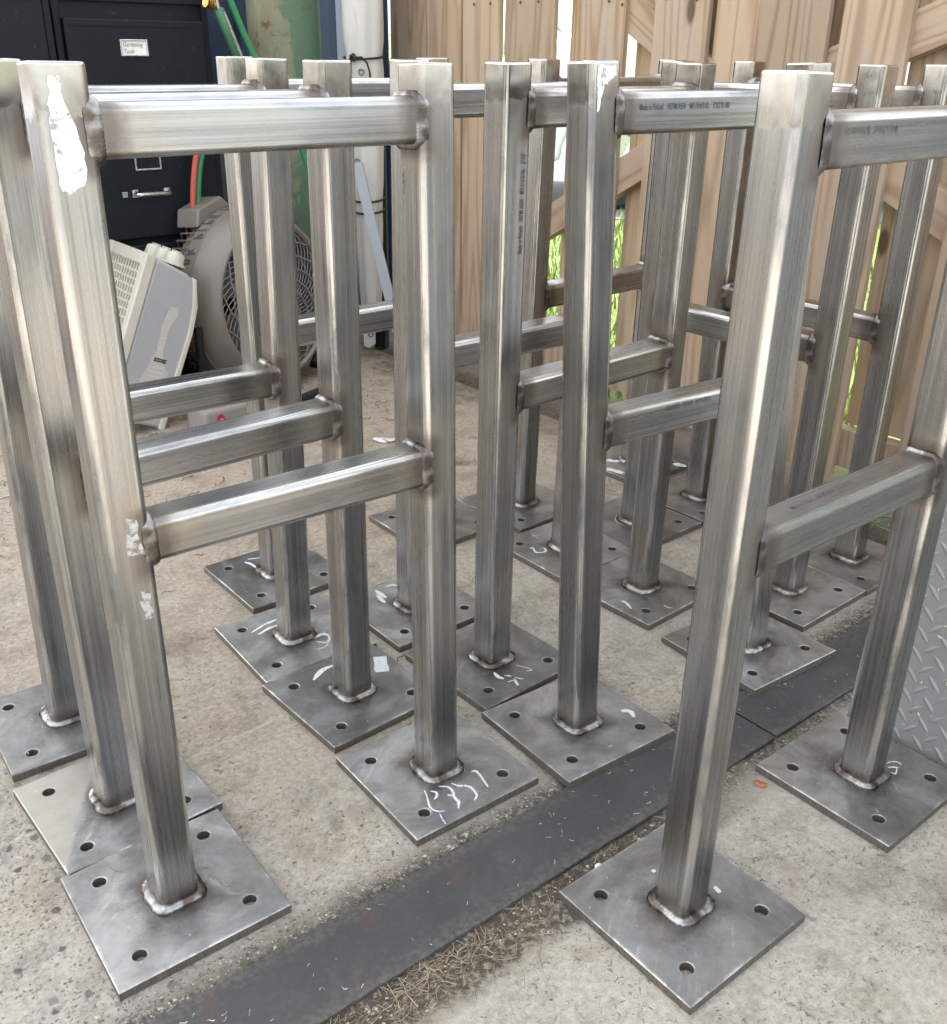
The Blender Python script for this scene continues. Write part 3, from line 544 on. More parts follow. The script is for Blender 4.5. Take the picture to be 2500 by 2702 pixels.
# ------------------------------------------------------------------ dark flat bars lying on the slab
def bar_mat():
    m, nt, bs = new_mat('mill_scale'); P = objc(nt); r = rnd(nt); x, y, z = sep(nt, P)
    n = noise(nt, P, 6., 5., .6, .6); f = noise(nt, P, 120., 4., .65); s = noise(nt, comb(nt, ma(nt, 'MULTIPLY', x, 4.), ma(nt, 'MULTIPLY', y, 60.), r), 1., 3.)
    col = mixc(nt, n, (.036, .036, .037), (.072, .071, .070)); col = mixc(nt, ma(nt, 'MULTIPLY', sstep(nt, f, .45, .85), .22), col, (.17, .17, .17))
    rust = sstep(nt, noise(nt, comb(nt, x, ma(nt, 'ADD', y, 5.), 0.), 7., 4., .65), .58, .72)
    col = mixc(nt, ma(nt, 'MULTIPLY', rust, .35), col, (.13, .058, .042))
    wn = ma(nt, 'MULTIPLY', sstep(nt, noise(nt, P, 260., 2.), .74, .78), .25); col = mixc(nt, wn, col, (.45, .44, .41))
    dust = ma(nt, 'MULTIPLY', sstep(nt, ma(nt, 'ADD', ma(nt, 'ABSOLUTE', y), ma(nt, 'MULTIPLY', ma(nt, 'SUBTRACT', noise(nt, P, 38., 5., .7), .5), .06)), .030, .060), sstep(nt, f, .35, .60))
    sm = ma(nt, 'MULTIPLY', sstep(nt, noise(nt, comb(nt, ma(nt, 'ADD', x, 9.), y, 0.), 9., 5., .7, .8), .52, .70), .30)
    col = mixc(nt, ma(nt, 'MAXIMUM', ma(nt, 'MULTIPLY', dust, .45), sm), col, (.16, .14, .118))
    put(nt, bs.inputs['Base Color'], col); bs.inputs['Metallic'].default_value = .2
    put(nt, bs.inputs['Roughness'], ma(nt, 'MULTIPLY_ADD', f, .25, .45)); b = bump(nt, bs, n, .08, .004); bump(nt, bs, f, .12, .0008, b); return m
M_FLAT = bar_mat()
FT = .0070
def flat_bar(L, wd, name_label, loc, rz):
    mb = MB(); n = 40
    ys = [(-wd/2, 0), (-wd/2, FT-.0012), (-wd/2+.0012, FT), (wd/2-.0012, FT), (wd/2, FT-.0012), (wd/2, 0)]
    for i in range(n+1):
        for (y, z) in ys: mb.v.append((L*i/n, y+.0006*mnoise.noise(Vector((i*.7, y*9, 2))), z))
    for i in range(n):
        for k in range(5): mb.f.append((i*6+k, i*6+k+1, i*6+k+7, i*6+k+6))
    mb.f += [tuple(range(6)), tuple(n*6+k for k in range(6))]
    o = mb.build('flat_bar', M_FLAT, smooth=30); o.location = loc; o.rotation_euler = (0, 0, rz)
    return tag(o, name_label, 'flat bar', 'steel flat bars on the slab')
flat_bar(1.41, .119, 'long dark blue-grey steel flat bar running across the slab from the bottom edge', (-.205, .770, .0006), -.0085)
flat_bar(.50, .112, 'shorter dark steel flat bar butted against the long one, under the middle row', (1.2095, .7555, .0006), -.004)

# ------------------------------------------------------------------ tread plate at the right
def tread():
    m, nt, bs = new_mat('painted_tread_plate'); oc = objc(nt)
    n = noise(nt, oc, 8., 5., .6); f = noise(nt, oc, 90., 4., .7)
    col = mixc(nt, n, (.25, .258, .245), (.36, .365, .35)); col = mixc(nt, ma(nt, 'MULTIPLY', sstep(nt, f, .62, .70), .6), col, (.60, .60, .55))
    col = mixc(nt, sstep(nt, noise(nt, oc, 23., 4.), .66, .72), col, (.16, .13, .09))
    put(nt, bs.inputs['Base Color'], col); bs.inputs['Metallic'].default_value = .35; put(nt, bs.inputs['Roughness'], ma(nt, 'MULTIPLY_ADD', f, .25, .36)); bump(nt, bs, f, .15, .001)
    t = thing('tread_plate', 'dull grey chequered tread plate sheet standing on edge beside the rightmost stand', 'tread plate', (1.352, .668, .001))
    le = math.radians(4.); t.matrix_basis = basis((0, -1, 0), (math.sin(le), 0, math.cos(le)), (1.358, .664, .001))
    mb = MB(); mb.box((0, 0, -.0045), (1.1, 1.0, 0)); mb.build('sheet', m, t, bevel=.0012)
    for xx in (.45, 1.0): mb = MB(); mb.tube([(xx, .85, -.006), (xx, .02, -.40)], .014, 8); mb.build('prop_leg', m, t)
    lug = MB(); nU = 9
    for i in range(nU):
        tt = i/(nU-1); w = .0042*math.sin(PI*tt)**.8+.0004; xx = -.015+.03*tt
        lug.v += [(xx, -w, 0), (xx, 0, .0016*math.sin(PI*tt)**.5+.0001), (xx, w, 0)]
    for i in range(nU-1):
        for k in (0, 1): lug.f.append((i*3+k, i*3+k+1, i*3+k+4, i*3+k+3))
    me = lug.mesh('tread_lug', 40); me.materials.append(m); cnt = 0; p = .036
    for i in range(14):
        for j in range(21):
            x, y = .014+i*p*.5, .016+j*p+(p/2 if i % 2 else 0)
            if cnt < 295:
                link('tread_lug', me, None, t, Matrix.Translation((x, y, .0002)) @ rot_axis((PI/4 if (i+0) % 2 else -PI/4), 'Z')); cnt += 1
    fl = MB(); 
    for k in range(70):
        x, y = random.uniform(0, .28), random.uniform(.02, .70); a = random.random()*6; q = random.uniform(.002, .0065)
        c = Vector((x, y, .0012)); u = Vector((math.cos(a), math.sin(a), random.uniform(-.1, .12)))*q; v = Vector((-math.sin(a), math.cos(a), random.uniform(-.1, .15)))*q*.45
        fl.add([c-u, c+v*.8+Vector((0, 0, .001)), c+u, c-v], [(0, 1, 2, 3)])
    o = fl.build('flaked_paint', plain('petals', (.74, .68, .58), .8, 0, .5, 80, 0)); o.matrix_basis = t.matrix_basis.copy(); tag(o, kind='stuff')
tread()

# ------------------------------------------------------------------ wooden fence gate
def wood(name, tint):
    m, nt, bs = new_mat(name); oc = objc(nt); x, y, z = sep(nt, oc); r = rnd(nt); off = ma(nt, 'MULTIPLY', r, 91.)
    n = noise(nt, comb(nt, ma(nt, 'ADD', ma(nt, 'MULTIPLY', y, 8.), off), ma(nt, 'MULTIPLY', z, .55), ma(nt, 'ADD', off, ma(nt, 'MULTIPLY', x, 8.))), 1., 2., .45, .25)
    ring = ma(nt, 'ABSOLUTE', ma(nt, 'SUBTRACT', ma(nt, 'FRACT', ma(nt, 'MULTIPLY', n, 11.)), .5))
    ring = sstep(nt, ring, .18, .5)
    fib = noise(nt, comb(nt, ma(nt, 'MULTIPLY', y, 260.), ma(nt, 'MULTIPLY', z, 5.), off), 1., 4., .6)
    wea = noise(nt, comb(nt, ma(nt, 'MULTIPLY', y, 14.), ma(nt, 'MULTIPLY', z, 2.2), off), 1., 4., .6)
    col = mixc(nt, ring, (.47*tint[0], .35*tint[1], .24*tint[2]), (.325*tint[0], .222*tint[1], .142*tint[2]))
    col = mixc(nt, ma(nt, 'MULTIPLY', fib, .35), col, (.30, .21, .135))
    col = mixc(nt, ma(nt, 'MULTIPLY', sstep(nt, wea, .42, .72), .40), col, (.44, .395, .345))
    kn = voro(nt, comb(nt, ma(nt, 'ADD', ma(nt, 'MULTIPLY', y, 6.), off), ma(nt, 'MULTIPLY', z, 2.4), off), 1.)
    col = mixc(nt, sstep(nt, kn, .05, .11, .85, 0.), col, (.085, .050, .030))
    col = mixc(nt, 1., col, grey(nt, ma(nt, 'MULTIPLY_ADD', r, .35, .82)), 'MULTIPLY')
    put(nt, bs.inputs['Base Color'], col); bs.inputs['Roughness'].default_value = .72; bs.inputs['Specular IOR Level'].default_value = .3
    b = bump(nt, bs, ring, .15, .001); bump(nt, bs, fib, .25, .0012, b); return m
M_WOOD, M_WOOD2 = wood('pine_board', (1, 1, 1)), wood('pine_board_back', (.95, .95, .88))
fence = thing('wooden_fence', 'weathered pine plank fence with diagonal braces behind its boards', 'fence', (2.2, 2.0, 0))
def board(v0, v1, u0, th, z0, z1, mat, nm='fence_board'):
    w = v1-v0; mb = MB(); lean = random.uniform(-.003, .003)
    mb.box((0, -w/2, 0), (th, w/2, z1-z0)); o = mb.build(nm, mat, fence, bevel=.0015)
    o.location = (u0-2.2, (v0+v1)/2-2.0, z0); o.rotation_euler = (lean, random.uniform(-.002, .002), 0); return o
for v0, v1 in ((2.791, 3.187), (2.612, 2.777), (2.355, 2.574), (2.072, 2.244), (1.792, 1.971), (1.639, 1.767), (1.443, 1.6375), (1.248, 1.414), (.93, 1.085), (.74, .90), (.55, .70)):
    if v1-v0 > .3:
        m_ = v0+(v1-v0)*.47; board(v0, m_-.002, 2.2, .017, .01, 1.75, M_WOOD); board(m_+.002, v1, 2.201, .017, .01, 1.74, M_WOOD)
    else: board(v0, v1, 2.2+random.uniform(0, .002), .017, random.uniform(.01, .03), 1.75+random.uniform(-.02, .02), M_WOOD)
for v0, v1 in ((2.26, 2.338), (1.90, 2.075), (1.73, 1.85), (1.56, 1.70), (1.36, 1.50), (1.03, 1.262), (.86, 1.0), (2.66, 2.80), (2.98, 3.10)):
    board(v0, v1, 2.256, .017, .155, 1.72, M_WOOD2)
def brace(p0, p1, wd, th=.038, u=2.2175, nm='brace'):
    (v0, z0), (v1, z1) = p0, p1; L = math.hypot(v1-v0, z1-z0); a = math.atan2(v1-v0, z1-z0)
    mb = MB(); mb.box((0, -wd/2, 0), (th, wd/2, L)); o = mb.build(nm, M_WOOD, fence, bevel=.002)
    o.location = (u-2.2, v0-2.0, z0); o.rotation_euler = (-a, 0, 0)
brace((2.62, .375), (1.66, .915), .09); brace((1.64, .90), (1.02, 1.135), .09)
brace((2.40, 1.285), (1.70, .90), .09); brace((1.62, .925), (.95, .62), .09, nm='brace')
mb = MB(); mb.box((0, -.8, 0), (.038, .8, .10)); o = mb.build('fence_rail', M_WOOD, fence, bevel=.002); o.location = (.0177, -.35, .052)
mb = MB(); mb.box((0, -.8, 0), (.038, .8, .09)); o = mb.build('fence_rail', M_WOOD, fence, bevel=.002); o.location = (.0177, -.35, 1.45)
mb = MB(); mb.box((0, -.045, 0), (.09, .045, 1.9)); o = mb.build('fence_post', M_WOOD2, fence, bevel=.002); o.location = (.02, -1.62, -.05)
screw = MB().lathe([(.0, .0016), (.004, .0012), (.0045, 0)], 10).mesh('screw', 30); screw.materials.append(plain('screw_steel', (.12, .11, .10), .5, .8))
for v, z in ((2.135, 1.135), (2.085, 1.125), (1.93, 1.135), (1.83, 1.13), (2.72, 1.14), (2.64, 1.14), (2.50, 1.14), (2.42, 1.14)):
    link('screw', screw, None, fence, Matrix.Translation((-.0014, v-2.0, z)) @ rot_axis(-PI/2, 'Y'))
# ------------------------------------------------------------------ filing cabinets
def black_paint():
    m, nt, bs = new_mat('black_enamel'); oc = objc(nt); n = noise(nt, oc, 5., 5., .65); f = noise(nt, oc, 60., 4., .7)
    col = mixc(nt, n, (.006, .0075, .011), (.015, .018, .024)); col = mixc(nt, ma(nt, 'MULTIPLY', sstep(nt, f, .62, .74), .22), col, (.16, .15, .14))
    put(nt, bs.inputs['Base Color'], col); put(nt, bs.inputs['Roughness'], ma(nt, 'MULTIPLY_ADD', n, .3, .30)); bs.inputs['Specular IOR Level'].default_value = .18; bump(nt, bs, f, .05, .001); return m
M_BLACK = black_paint()
M_CHROME = plain('dull_chrome', (.62, .62, .63), .28, 1., .2, 60, .05)
M_CARD = plain('white_card', (.74, .74, .70), .8, 0, .15, 30, 0)
M_PEN = plain('pen_ink', (.05, .05, .06), .7, 0, .1, 30, 0)
def cabinet(label, loc, wd, z_first, pitch, nd, text_at, words):
    t = thing('filing_cabinet', label, 'filing cabinet', loc, 0, 'black filing cabinets')
    hgt = z_first+.11+pitch*0+(nd-1)*pitch if False else z_first+.115
    mb = MB(); mb.box((0, .012, .0), (wd, .62, hgt+.02)); mb.build('cabinet_body', M_BLACK, t, bevel=.003)
    mb = MB(); mb.box((.0, 0, .0), (.018, .011, hgt+.02)); mb.box((wd-.018, 0, 0), (wd, .011, hgt+.02)); mb.box((.018, 0, hgt), (wd-.018, .011, hgt+.02)); mb.build('cabinet_frame', M_BLACK, t, bevel=.0015)
    z = z_first; k = 0
    while z > .15:
        zc = z; lo, hi = zc-.215, zc+.072   # drawer face round the label holder
        lo = max(lo, .03); x0, x1 = .022, wd-.022
        mb = MB(); mb.box((x0, -.012, lo), (x1, .011, hi)); d = mb.build('drawer', M_BLACK, t, bevel=.004)
        mb = MB(); mb.box((x0+.012, -.0145, hi-.018), (x1-.03, -.0122, hi-.014)); mb.build('drawer_rib', M_BLACK, d)
        cx = (x0+x1)/2-.015
        mb = MB(); a, b = .040, .0215
        mb.box((cx-a, -.018, zc-b), (cx-a+.005, -.0122, zc+b)); mb.box((cx+a-.005, -.018, zc-b), (cx+a, -.0122, zc+b)); mb.box((cx-a+.005, -.018, zc-b), (cx+a-.005, -.0122, zc-b+.005)); mb.box((cx-a+.005, -.018, zc+b-.004), (cx+a-.005, -.0122, zc+b))
        lh = mb.build('label_holder', M_CHROME, d, bevel=.001)
        if k == text_at or text_at < 0:
            mb = MB(); mb.box((cx-a+.005, -.0145, zc-b+.005), (cx+a-.005, -.0124, zc+b-.004)); mb.build('label_card', M_CARD, d)
            for j, wline in enumerate(words):
                link('handwriting', txt(wline, .0165, .82, .25), M_PEN, d, basis((1, 0, 0), (0, 0, 1), (cx-a+.008, -.0148, zc+.003-.0175*j)))
        hz = zc-.086
        if k == 0 and text_at == 0: z -= pitch; k += 1; continue
        mb = MB(); mb.tube([(cx-.050, -.012, hz+.004), (cx-.048, -.034, hz), (cx-.040, -.040, hz), (cx+.040, -.040, hz), (cx+.048, -.034, hz), (cx+.050, -.012, hz+.004)], .0062, 8)
        mb.box((cx-.058, -.0145, hz-.010), (cx-.040, -.0122, hz+.012)); mb.box((cx+.040, -.0145, hz-.010), (cx+.058, -.0122, hz+.012)); mb.build('handle', M_CHROME, d, smooth=35)
        mb = MB(); mb.box((cx-.090, -.020, hz-.008), (cx-.074, -.0122, hz+.008)); mb.build('latch', M_CHROME, d, bevel=.001)
        z -= pitch; k += 1
    return t
cabinet('black filing cabinet with a handwritten Gardening Tools card on its drawer', (.990, 3.02, -.0), .447, 1.004, .3065, 5, 0, ('Gardening', 'Tools'))
cabinet('black filing cabinet at the left edge, beside the one labelled Gardening Tools', (.525, 2.98, -.0), .447, 1.060, .3065, 5, 0, ('Paint',))
# navy steel shed wall behind the bottles
M_NAVY = plain('navy_sheet_steel', (.020, .034, .068), .42, .2, .35, 6, .05)
wall = thing('shed_wall', 'dark navy steel sheet wall behind the gas bottles and rolled tarp', 'wall', (1.2, 3.62, 0))
for k in range(6):
    x0 = k*.215
    mb = MB(); mb.extr([(x0, 0, 0), (x0+.16, 0, 0), (x0+.172, .018, 0), (x0+.203, .018, 0), (x0+.215, 0, 0), (x0+.215, .022, 0), (x0, .022, 0)], (0, 0, 2.1)); mb.build('wall_panel', M_NAVY, wall)
M_GALV = plain('pale_blue_steel', (.36, .42, .50), .45, .3, .15, 20, .05)
mb = MB(); mb.extr([(0, 0, 0), (.040, 0, 0), (.040, .004, 0), (.004, .004, 0), (.004, .04, 0), (0, .04, 0)], (0, 0, 1.55))
o = mb.build('angle_post', M_GALV, bevel=.0008); o.location = (1.963, 3.16, -.05); o.rotation_euler = (0, 0, -.65); tag(o, 'pale blue painted steel angle standing upright left of the white tarp', 'steel post')
M_PALE = plain('pale_grey_steel', (.34, .365, .40), .5, .2, .15, 20, .05)
A_, B_ = Vector((1.893, 2.955, .665)), Vector((1.975, 2.795, -.045)); dv = B_-A_
mb = MB(); mb.box((-.017, -.002, 0), (.017, .002, dv.length)); mb.box((-.017, .0022, 0), (-.013, .03, dv.length))
o = mb.build('leaning_angle_iron', M_PALE, bevel=.0006)
zax = dv.normalized(); yax = Vector((.55, .83, .1)); xax = yax.cross(zax).normalized(); yax = zax.cross(xax)
o.matrix_basis = Matrix(((xax.x, yax.x, zax.x, A_.x), (xax.y, yax.y, zax.y, A_.y), (xax.z, yax.z, zax.z, A_.z), (0, 0, 0, 1)))
tag(o, 'pale grey angle iron leaning diagonally across the rolled white tarp', 'angle iron')
M_BLKSTEEL = plain('black_steel_post', (.014, .015, .018), .5, .2, .3, 20, .05)
mb = MB(); mb.box((-.022, -.022, 0), (.022, .022, 1.9)); o = mb.build('gate_post', M_BLKSTEEL, bevel=.002); o.location = (2.115, 3.165, -.05); o.rotation_euler = (0, 0, .6)
tag(o, 'slim black steel post between the rolled tarp and the fence', 'post')

# ------------------------------------------------------------------ rolled tarp
def tarp():
    m, nt, bs = new_mat('white_vinyl'); oc = objc(nt); x, y, z = sep(nt, oc)
    n = noise(nt, comb(nt, ma(nt, 'MULTIPLY', x, 18.), ma(nt, 'MULTIPLY', y, 18.), ma(nt, 'MULTIPLY', z, 2.5)), 1., 4., .6, .5); n2 = noise(nt, oc, 9., 4.)
    col = mixc(nt, n2, (.52, .505, .465), (.64, .63, .60)); col = mixc(nt, ma(nt, 'MULTIPLY', sstep(nt, n, .60, .74), .5), col, (.36, .32, .24))
    put(nt, bs.inputs['Base Color'], col); bs.inputs['Roughness'].default_value = .48; bump(nt, bs, n, .35, .008)
    t = thing('rolled_tarp', 'rolled white tarp with eyelets tied by thin black cord', 'rolled tarp', (1.985, 3.03, 0))
    mb = MB(); nz, na = 30, 60
    for i in range(nz+1):
        z = .09+1.35*i/nz
        R = .030+.034*min(1, max(0, (z-.06)/1.0))**.8
        for k in range(na):
            a = 2*PI*k/na; fold = 1+.05*math.cos(3*a+z*2.0)+.03*math.cos(7*a-z*3.5)
            seam = .16*max(0, 1-abs(((a-2.6-z*.35+PI) % (2*PI))-PI)/.5)
            pin = 1-.10*math.exp(-((z-.985)/.03)**2)-.08*math.exp(-((z-.52)/.03)**2)
            mb.v.append((R*fold*pin*(1+seam)*math.cos(a), R*fold*pin*(1+seam)*math.sin(a), z))
    for i in range(nz):
        for k in range(na): a, b = i*na+k, i*na+(k+1) % na; mb.f.append((a, b, b+na, a+na))
    mb.build('tarp_roll', m, t, smooth=60)
    # hanging corner at the foot
    cx = Vector((-.63, -.776, 0)); rx = Vector((.776, -.63, 0))
    def pt(a, z, q=.035): return cx*q+rx*a+Vector((0, 0, z))
    mb = MB(); mb.add([pt(-.030, .12), pt(.012, .12), pt(.012, .028), pt(-.012, .012), pt(-.030, .02)], [(0, 1, 2, 3, 4)]); o = mb.build('tarp_corner', m, t)
    so = o.modifiers.new('t', 'SOLIDIFY'); so.thickness = .002
    ring = MB(); ring.tube([(.0085*math.cos(k*PI/8), .0085*math.sin(k*PI/8), 0) for k in range(17)], .0026, 6, False); me = ring.mesh('eyelet', 40); me.materials.append(plain('eyelet_metal', (.20, .19, .18), .45, .7))
    for (a, z, q) in ((-.004, .985-.045, .068), (-.030, .662, .056), (-.004, .062, .037)):
        link('eyelet', me, None, t, basis(rx, (0, 0, 1), pt(a, z, q)))
    M_CORD = plain('black_cord', (.012, .012, .013), .6, 0, .3, 60, .1)
    mb = MB()
    for z0, R in ((.985, .063), (.535, .0535), (.497, .0535)):
        mb.tube([((R+.004*math.sin(3*k))*math.cos(2*PI*k/28), (R+.004*math.sin(3*k))*math.sin(2*PI*k/28), z0+.006*math.sin(2*PI*k/28+1)) for k in range(29)], .0035, 6, False)
    mb.tube([pt(-.035, .985, .068), pt(-.028, .99, .074), pt(-.02, .98, .076), pt(-.03, .976, .074)], .008, 8)
    mb.tube([pt(-.026, .983, .074), pt(0, .985, .078), pt(.017, .968, .08), pt(.024, .945, .08), pt(.026, .925, .079)], [.0033, .0033, .0033, .003, .004], 6)
    mb.tube([pt(-.036, .98, .068), pt(-.038, .93, .066), pt(-.038, .86, .064)], .003, 6)
    mb.build('cord', M_CORD, t, smooth=50)
tarp()

# ------------------------------------------------------------------ gas bottles, torch and hoses
def bottle_mat():
    m, nt, bs = new_mat('worn_green_paint'); oc = objc(nt); x, y, z = sep(nt, oc)
    a = noise(nt, oc, 5.5, 5., .65, .6); f = noise(nt, oc, 40., 5., .7); st = noise(nt, comb(nt, ma(nt, 'MULTIPLY', x, 16.), ma(nt, 'MULTIPLY', y, 16.), ma(nt, 'MULTIPLY', z, 3.)), 1., 5., .65)
    green = mixc(nt, f, (.075, .135, .090), (.12, .195, .130)); tan = mixc(nt, f, (.19, .18, .105), (.30, .285, .185)); rust = (.14, .055, .032)
    left = sstep(nt, ma(nt, 'ADD', ma(nt, 'ADD', ma(nt, 'MULTIPLY', x, -.62), ma(nt, 'MULTIPLY', y, .78)), ma(nt, 'MULTIPLY', ma(nt, 'SUBTRACT', a, .5), .55)), -.05, .0)
    col = mixc(nt, ma(nt, 'MULTIPLY', left, .85), green, tan)
    col = mixc(nt, ma(nt, 'MULTIPLY', sstep(nt, st, .57, .66), .8), col, (.42, .40, .27)); col = mixc(nt, ma(nt, 'MULTIPLY', sstep(nt, noise(nt, oc, 9., 6., .75), .54, .62), .85), col, rust)
    put(nt, bs.inputs['Base Color'], col); put(nt, bs.inputs['Roughness'], ma(nt, 'MULTIPLY_ADD', f, .3, .38)); bump(nt, bs, f, .2, .002); bs.inputs['Specular IOR Level'].default_value = .3; return m
M_BRASS = plain('brass', (.55, .36, .12), .3, 1., .3, 80, .1)
def bottle(label, loc, R, hgt, mat):
    t = thing('gas_bottle', label, 'gas cylinder', loc, 0)
    pr = [(0, 0), (R*.92, 0), (R, .02), (R, hgt)]
    for k in range(1, 9): q = k/8*PI/2; pr.append((R*(.28+.72*math.cos(q)), hgt+R*1.1*math.sin(q)))
    top = hgt+R*1.1; pr += [(R*.30, top+.02), (R*.30, top+.045), (0, top+.045)]
    MB().lathe(pr, 40).build('bottle_body', mat, t, smooth=40)
    mb = MB(); mb.lathe([(.0, top+.045), (.018, top+.045), (.018, top+.11), (0, top+.11)], 12); mb.tube([(0, 0, top+.075), (.05, -.02, top+.075)], .011, 10); v = mb.build('valve', M_BRASS, t, smooth=40)
    MB().lathe([(0, top+.11), (.03, top+.112), (.032, top+.125), (0, top+.128)], 14).build('hand_wheel', M_BLKSTEEL, v, smooth=40)
    return t
bottle('tall green gas cylinder with tan worn paint and rust, behind the floor fan', (1.800, 3.22, -.0), .1185, 1.22, bottle_mat())
M_DKBOT = plain('dark_grey_paint', (.055, .058, .062), .5, .1, .4, 12, .1)
tb_ = bottle('short dark grey gas cylinder with white pen marks, left of the green one', (1.515, 3.30, -.0), .10, .66, M_DKBOT)
mb = MB()
for k in range(9):
    a0 = -2.25+.055*(k % 5)*1.2+random.uniform(-.03, .03); z0 = .66+.03-.022*(k//3)-random.uniform(0, .015)
    pts = [(a0+random.uniform(-.10, .10)*j, z0+random.uniform(-.012, .012)*j) for j in range(3)]
    for j in range(2):
        (a1, z1), (a2, z2) = pts[j], pts[j+1]; R_ = .1015
        vs = []
        for (aa, zz) in ((a1, z1-.003), (a2, z2-.003), (a2, z2+.003), (a1, z1+.003)): vs.append((R_*math.cos(aa), R_*math.sin(aa), zz-.05))
        mb.add(vs, [(0, 1, 2, 3)])
mb.build('pen_mark', M_CARD, tb_)
M_GHOSE = plain('green_rubber', (.035, .22, .095), .45, 0, .2, 30, .05); M_RHOSE = plain('red_rubber', (.42, .085, .055), .5, 0, .2, 30, .05)
def smooth_path(P, n=7):
    P = [Vector(p) for p in P]; Q = []
    for i in range(len(P)-1):
        p0, p1, p2, p3 = P[max(i-1, 0)], P[i], P[i+1], P[min(i+2, len(P)-1)]
        for k in range(n):
            t = k/n; Q.append(.5*((2*p1)+(p2-p0)*t+(2*p0-5*p1+4*p2-p3)*t*t+(3*p1-p0-3*p2+p3)*t**3))
    return Q+[P[-1]]
h1 = MB().tube(smooth_path([(1.79, 3.16, 1.44), (1.62, 3.02, 1.42), (1.47, 2.955, 1.19), (1.482, 2.95, 1.125), (1.537, 2.95, .994), (1.62, 2.95, .84), (1.692, 2.95, .70), (1.75, 2.95, .5), (1.78, 2.96, .22), (1.76, 2.98, .008)]), .0095, 12).build('gas_hose', M_GHOSE, smooth=50)
tag(h1, 'bright green rubber gas hose looping down across the tall green cylinder', 'hose', 'gas hoses')
h2 = MB().tube(smooth_path([(1.497, 2.962, .965), (1.46, 2.95, .90), (1.385, 2.95, .78), (1.345, 2.955, .709), (1.322, 2.955, .60), (1.318, 2.955, .50), (1.34, 2.96, .34), (1.36, 2.97, .008)]), .0088, 12).build('gas_hose', M_GHOSE, smooth=50)
tag(h2, 'green hose of the twin pair hanging beside the cabinet, next to the red one', 'hose', 'gas hoses')
h3 = MB().tube(smooth_path([(1.485, 2.955, .968), (1.44, 2.945, .90), (1.362, 2.945, .78), (1.325, 2.948, .709), (1.303, 2.948, .60), (1.299, 2.948, .50), (1.32, 2.95, .34), (1.335, 2.955, .008)]), .0088, 12).build('gas_hose', M_RHOSE, smooth=50)
tag(h3, 'red rubber hose of the twin pair hanging beside the filing cabinet', 'hose', 'gas hoses')
to = thing('cutting_torch', 'green handled gas torch with a knurled brass nut hanging by the cabinet', 'torch', (1.436, 2.945, 1.11))
mb = MB(); a0 = Vector((.0, .0, 0)); a1 = Vector((.058, .006, -.135)); mb.tube([a0, a0.lerp(a1, .05), a0.lerp(a1, .9), a1], [.012, .0165, .0165, .011], 14); mb.build('torch_handle', plain('torch_green', (.06, .17, .10), .35, .3, .2, 30, .05), to, smooth=50)
mb = MB(); mb.tube([a0+Vector((.012, -.012, -.01)), a0+Vector((.06, -.008, -.13))], .0045, 8); mb.tube([a0, Vector((-.012, 0, .06)), Vector((-.02, 0, .22))], .0075, 8); mb.build('torch_tube', M_CHROME, to, smooth=50)
mb = MB(); mb.tube([(-.008, -.004, .005), (-.034, -.010, .012)], .0075, 10); 
for k in range(4): mb.tube([(-.020-.006*k, -.007, .0085+.0015*k), (-.0235-.006*k, -.0078, .0094+.0015*k)], .0135, 12)
mb.build('knurled_nut', M_BRASS, to, smooth=35)

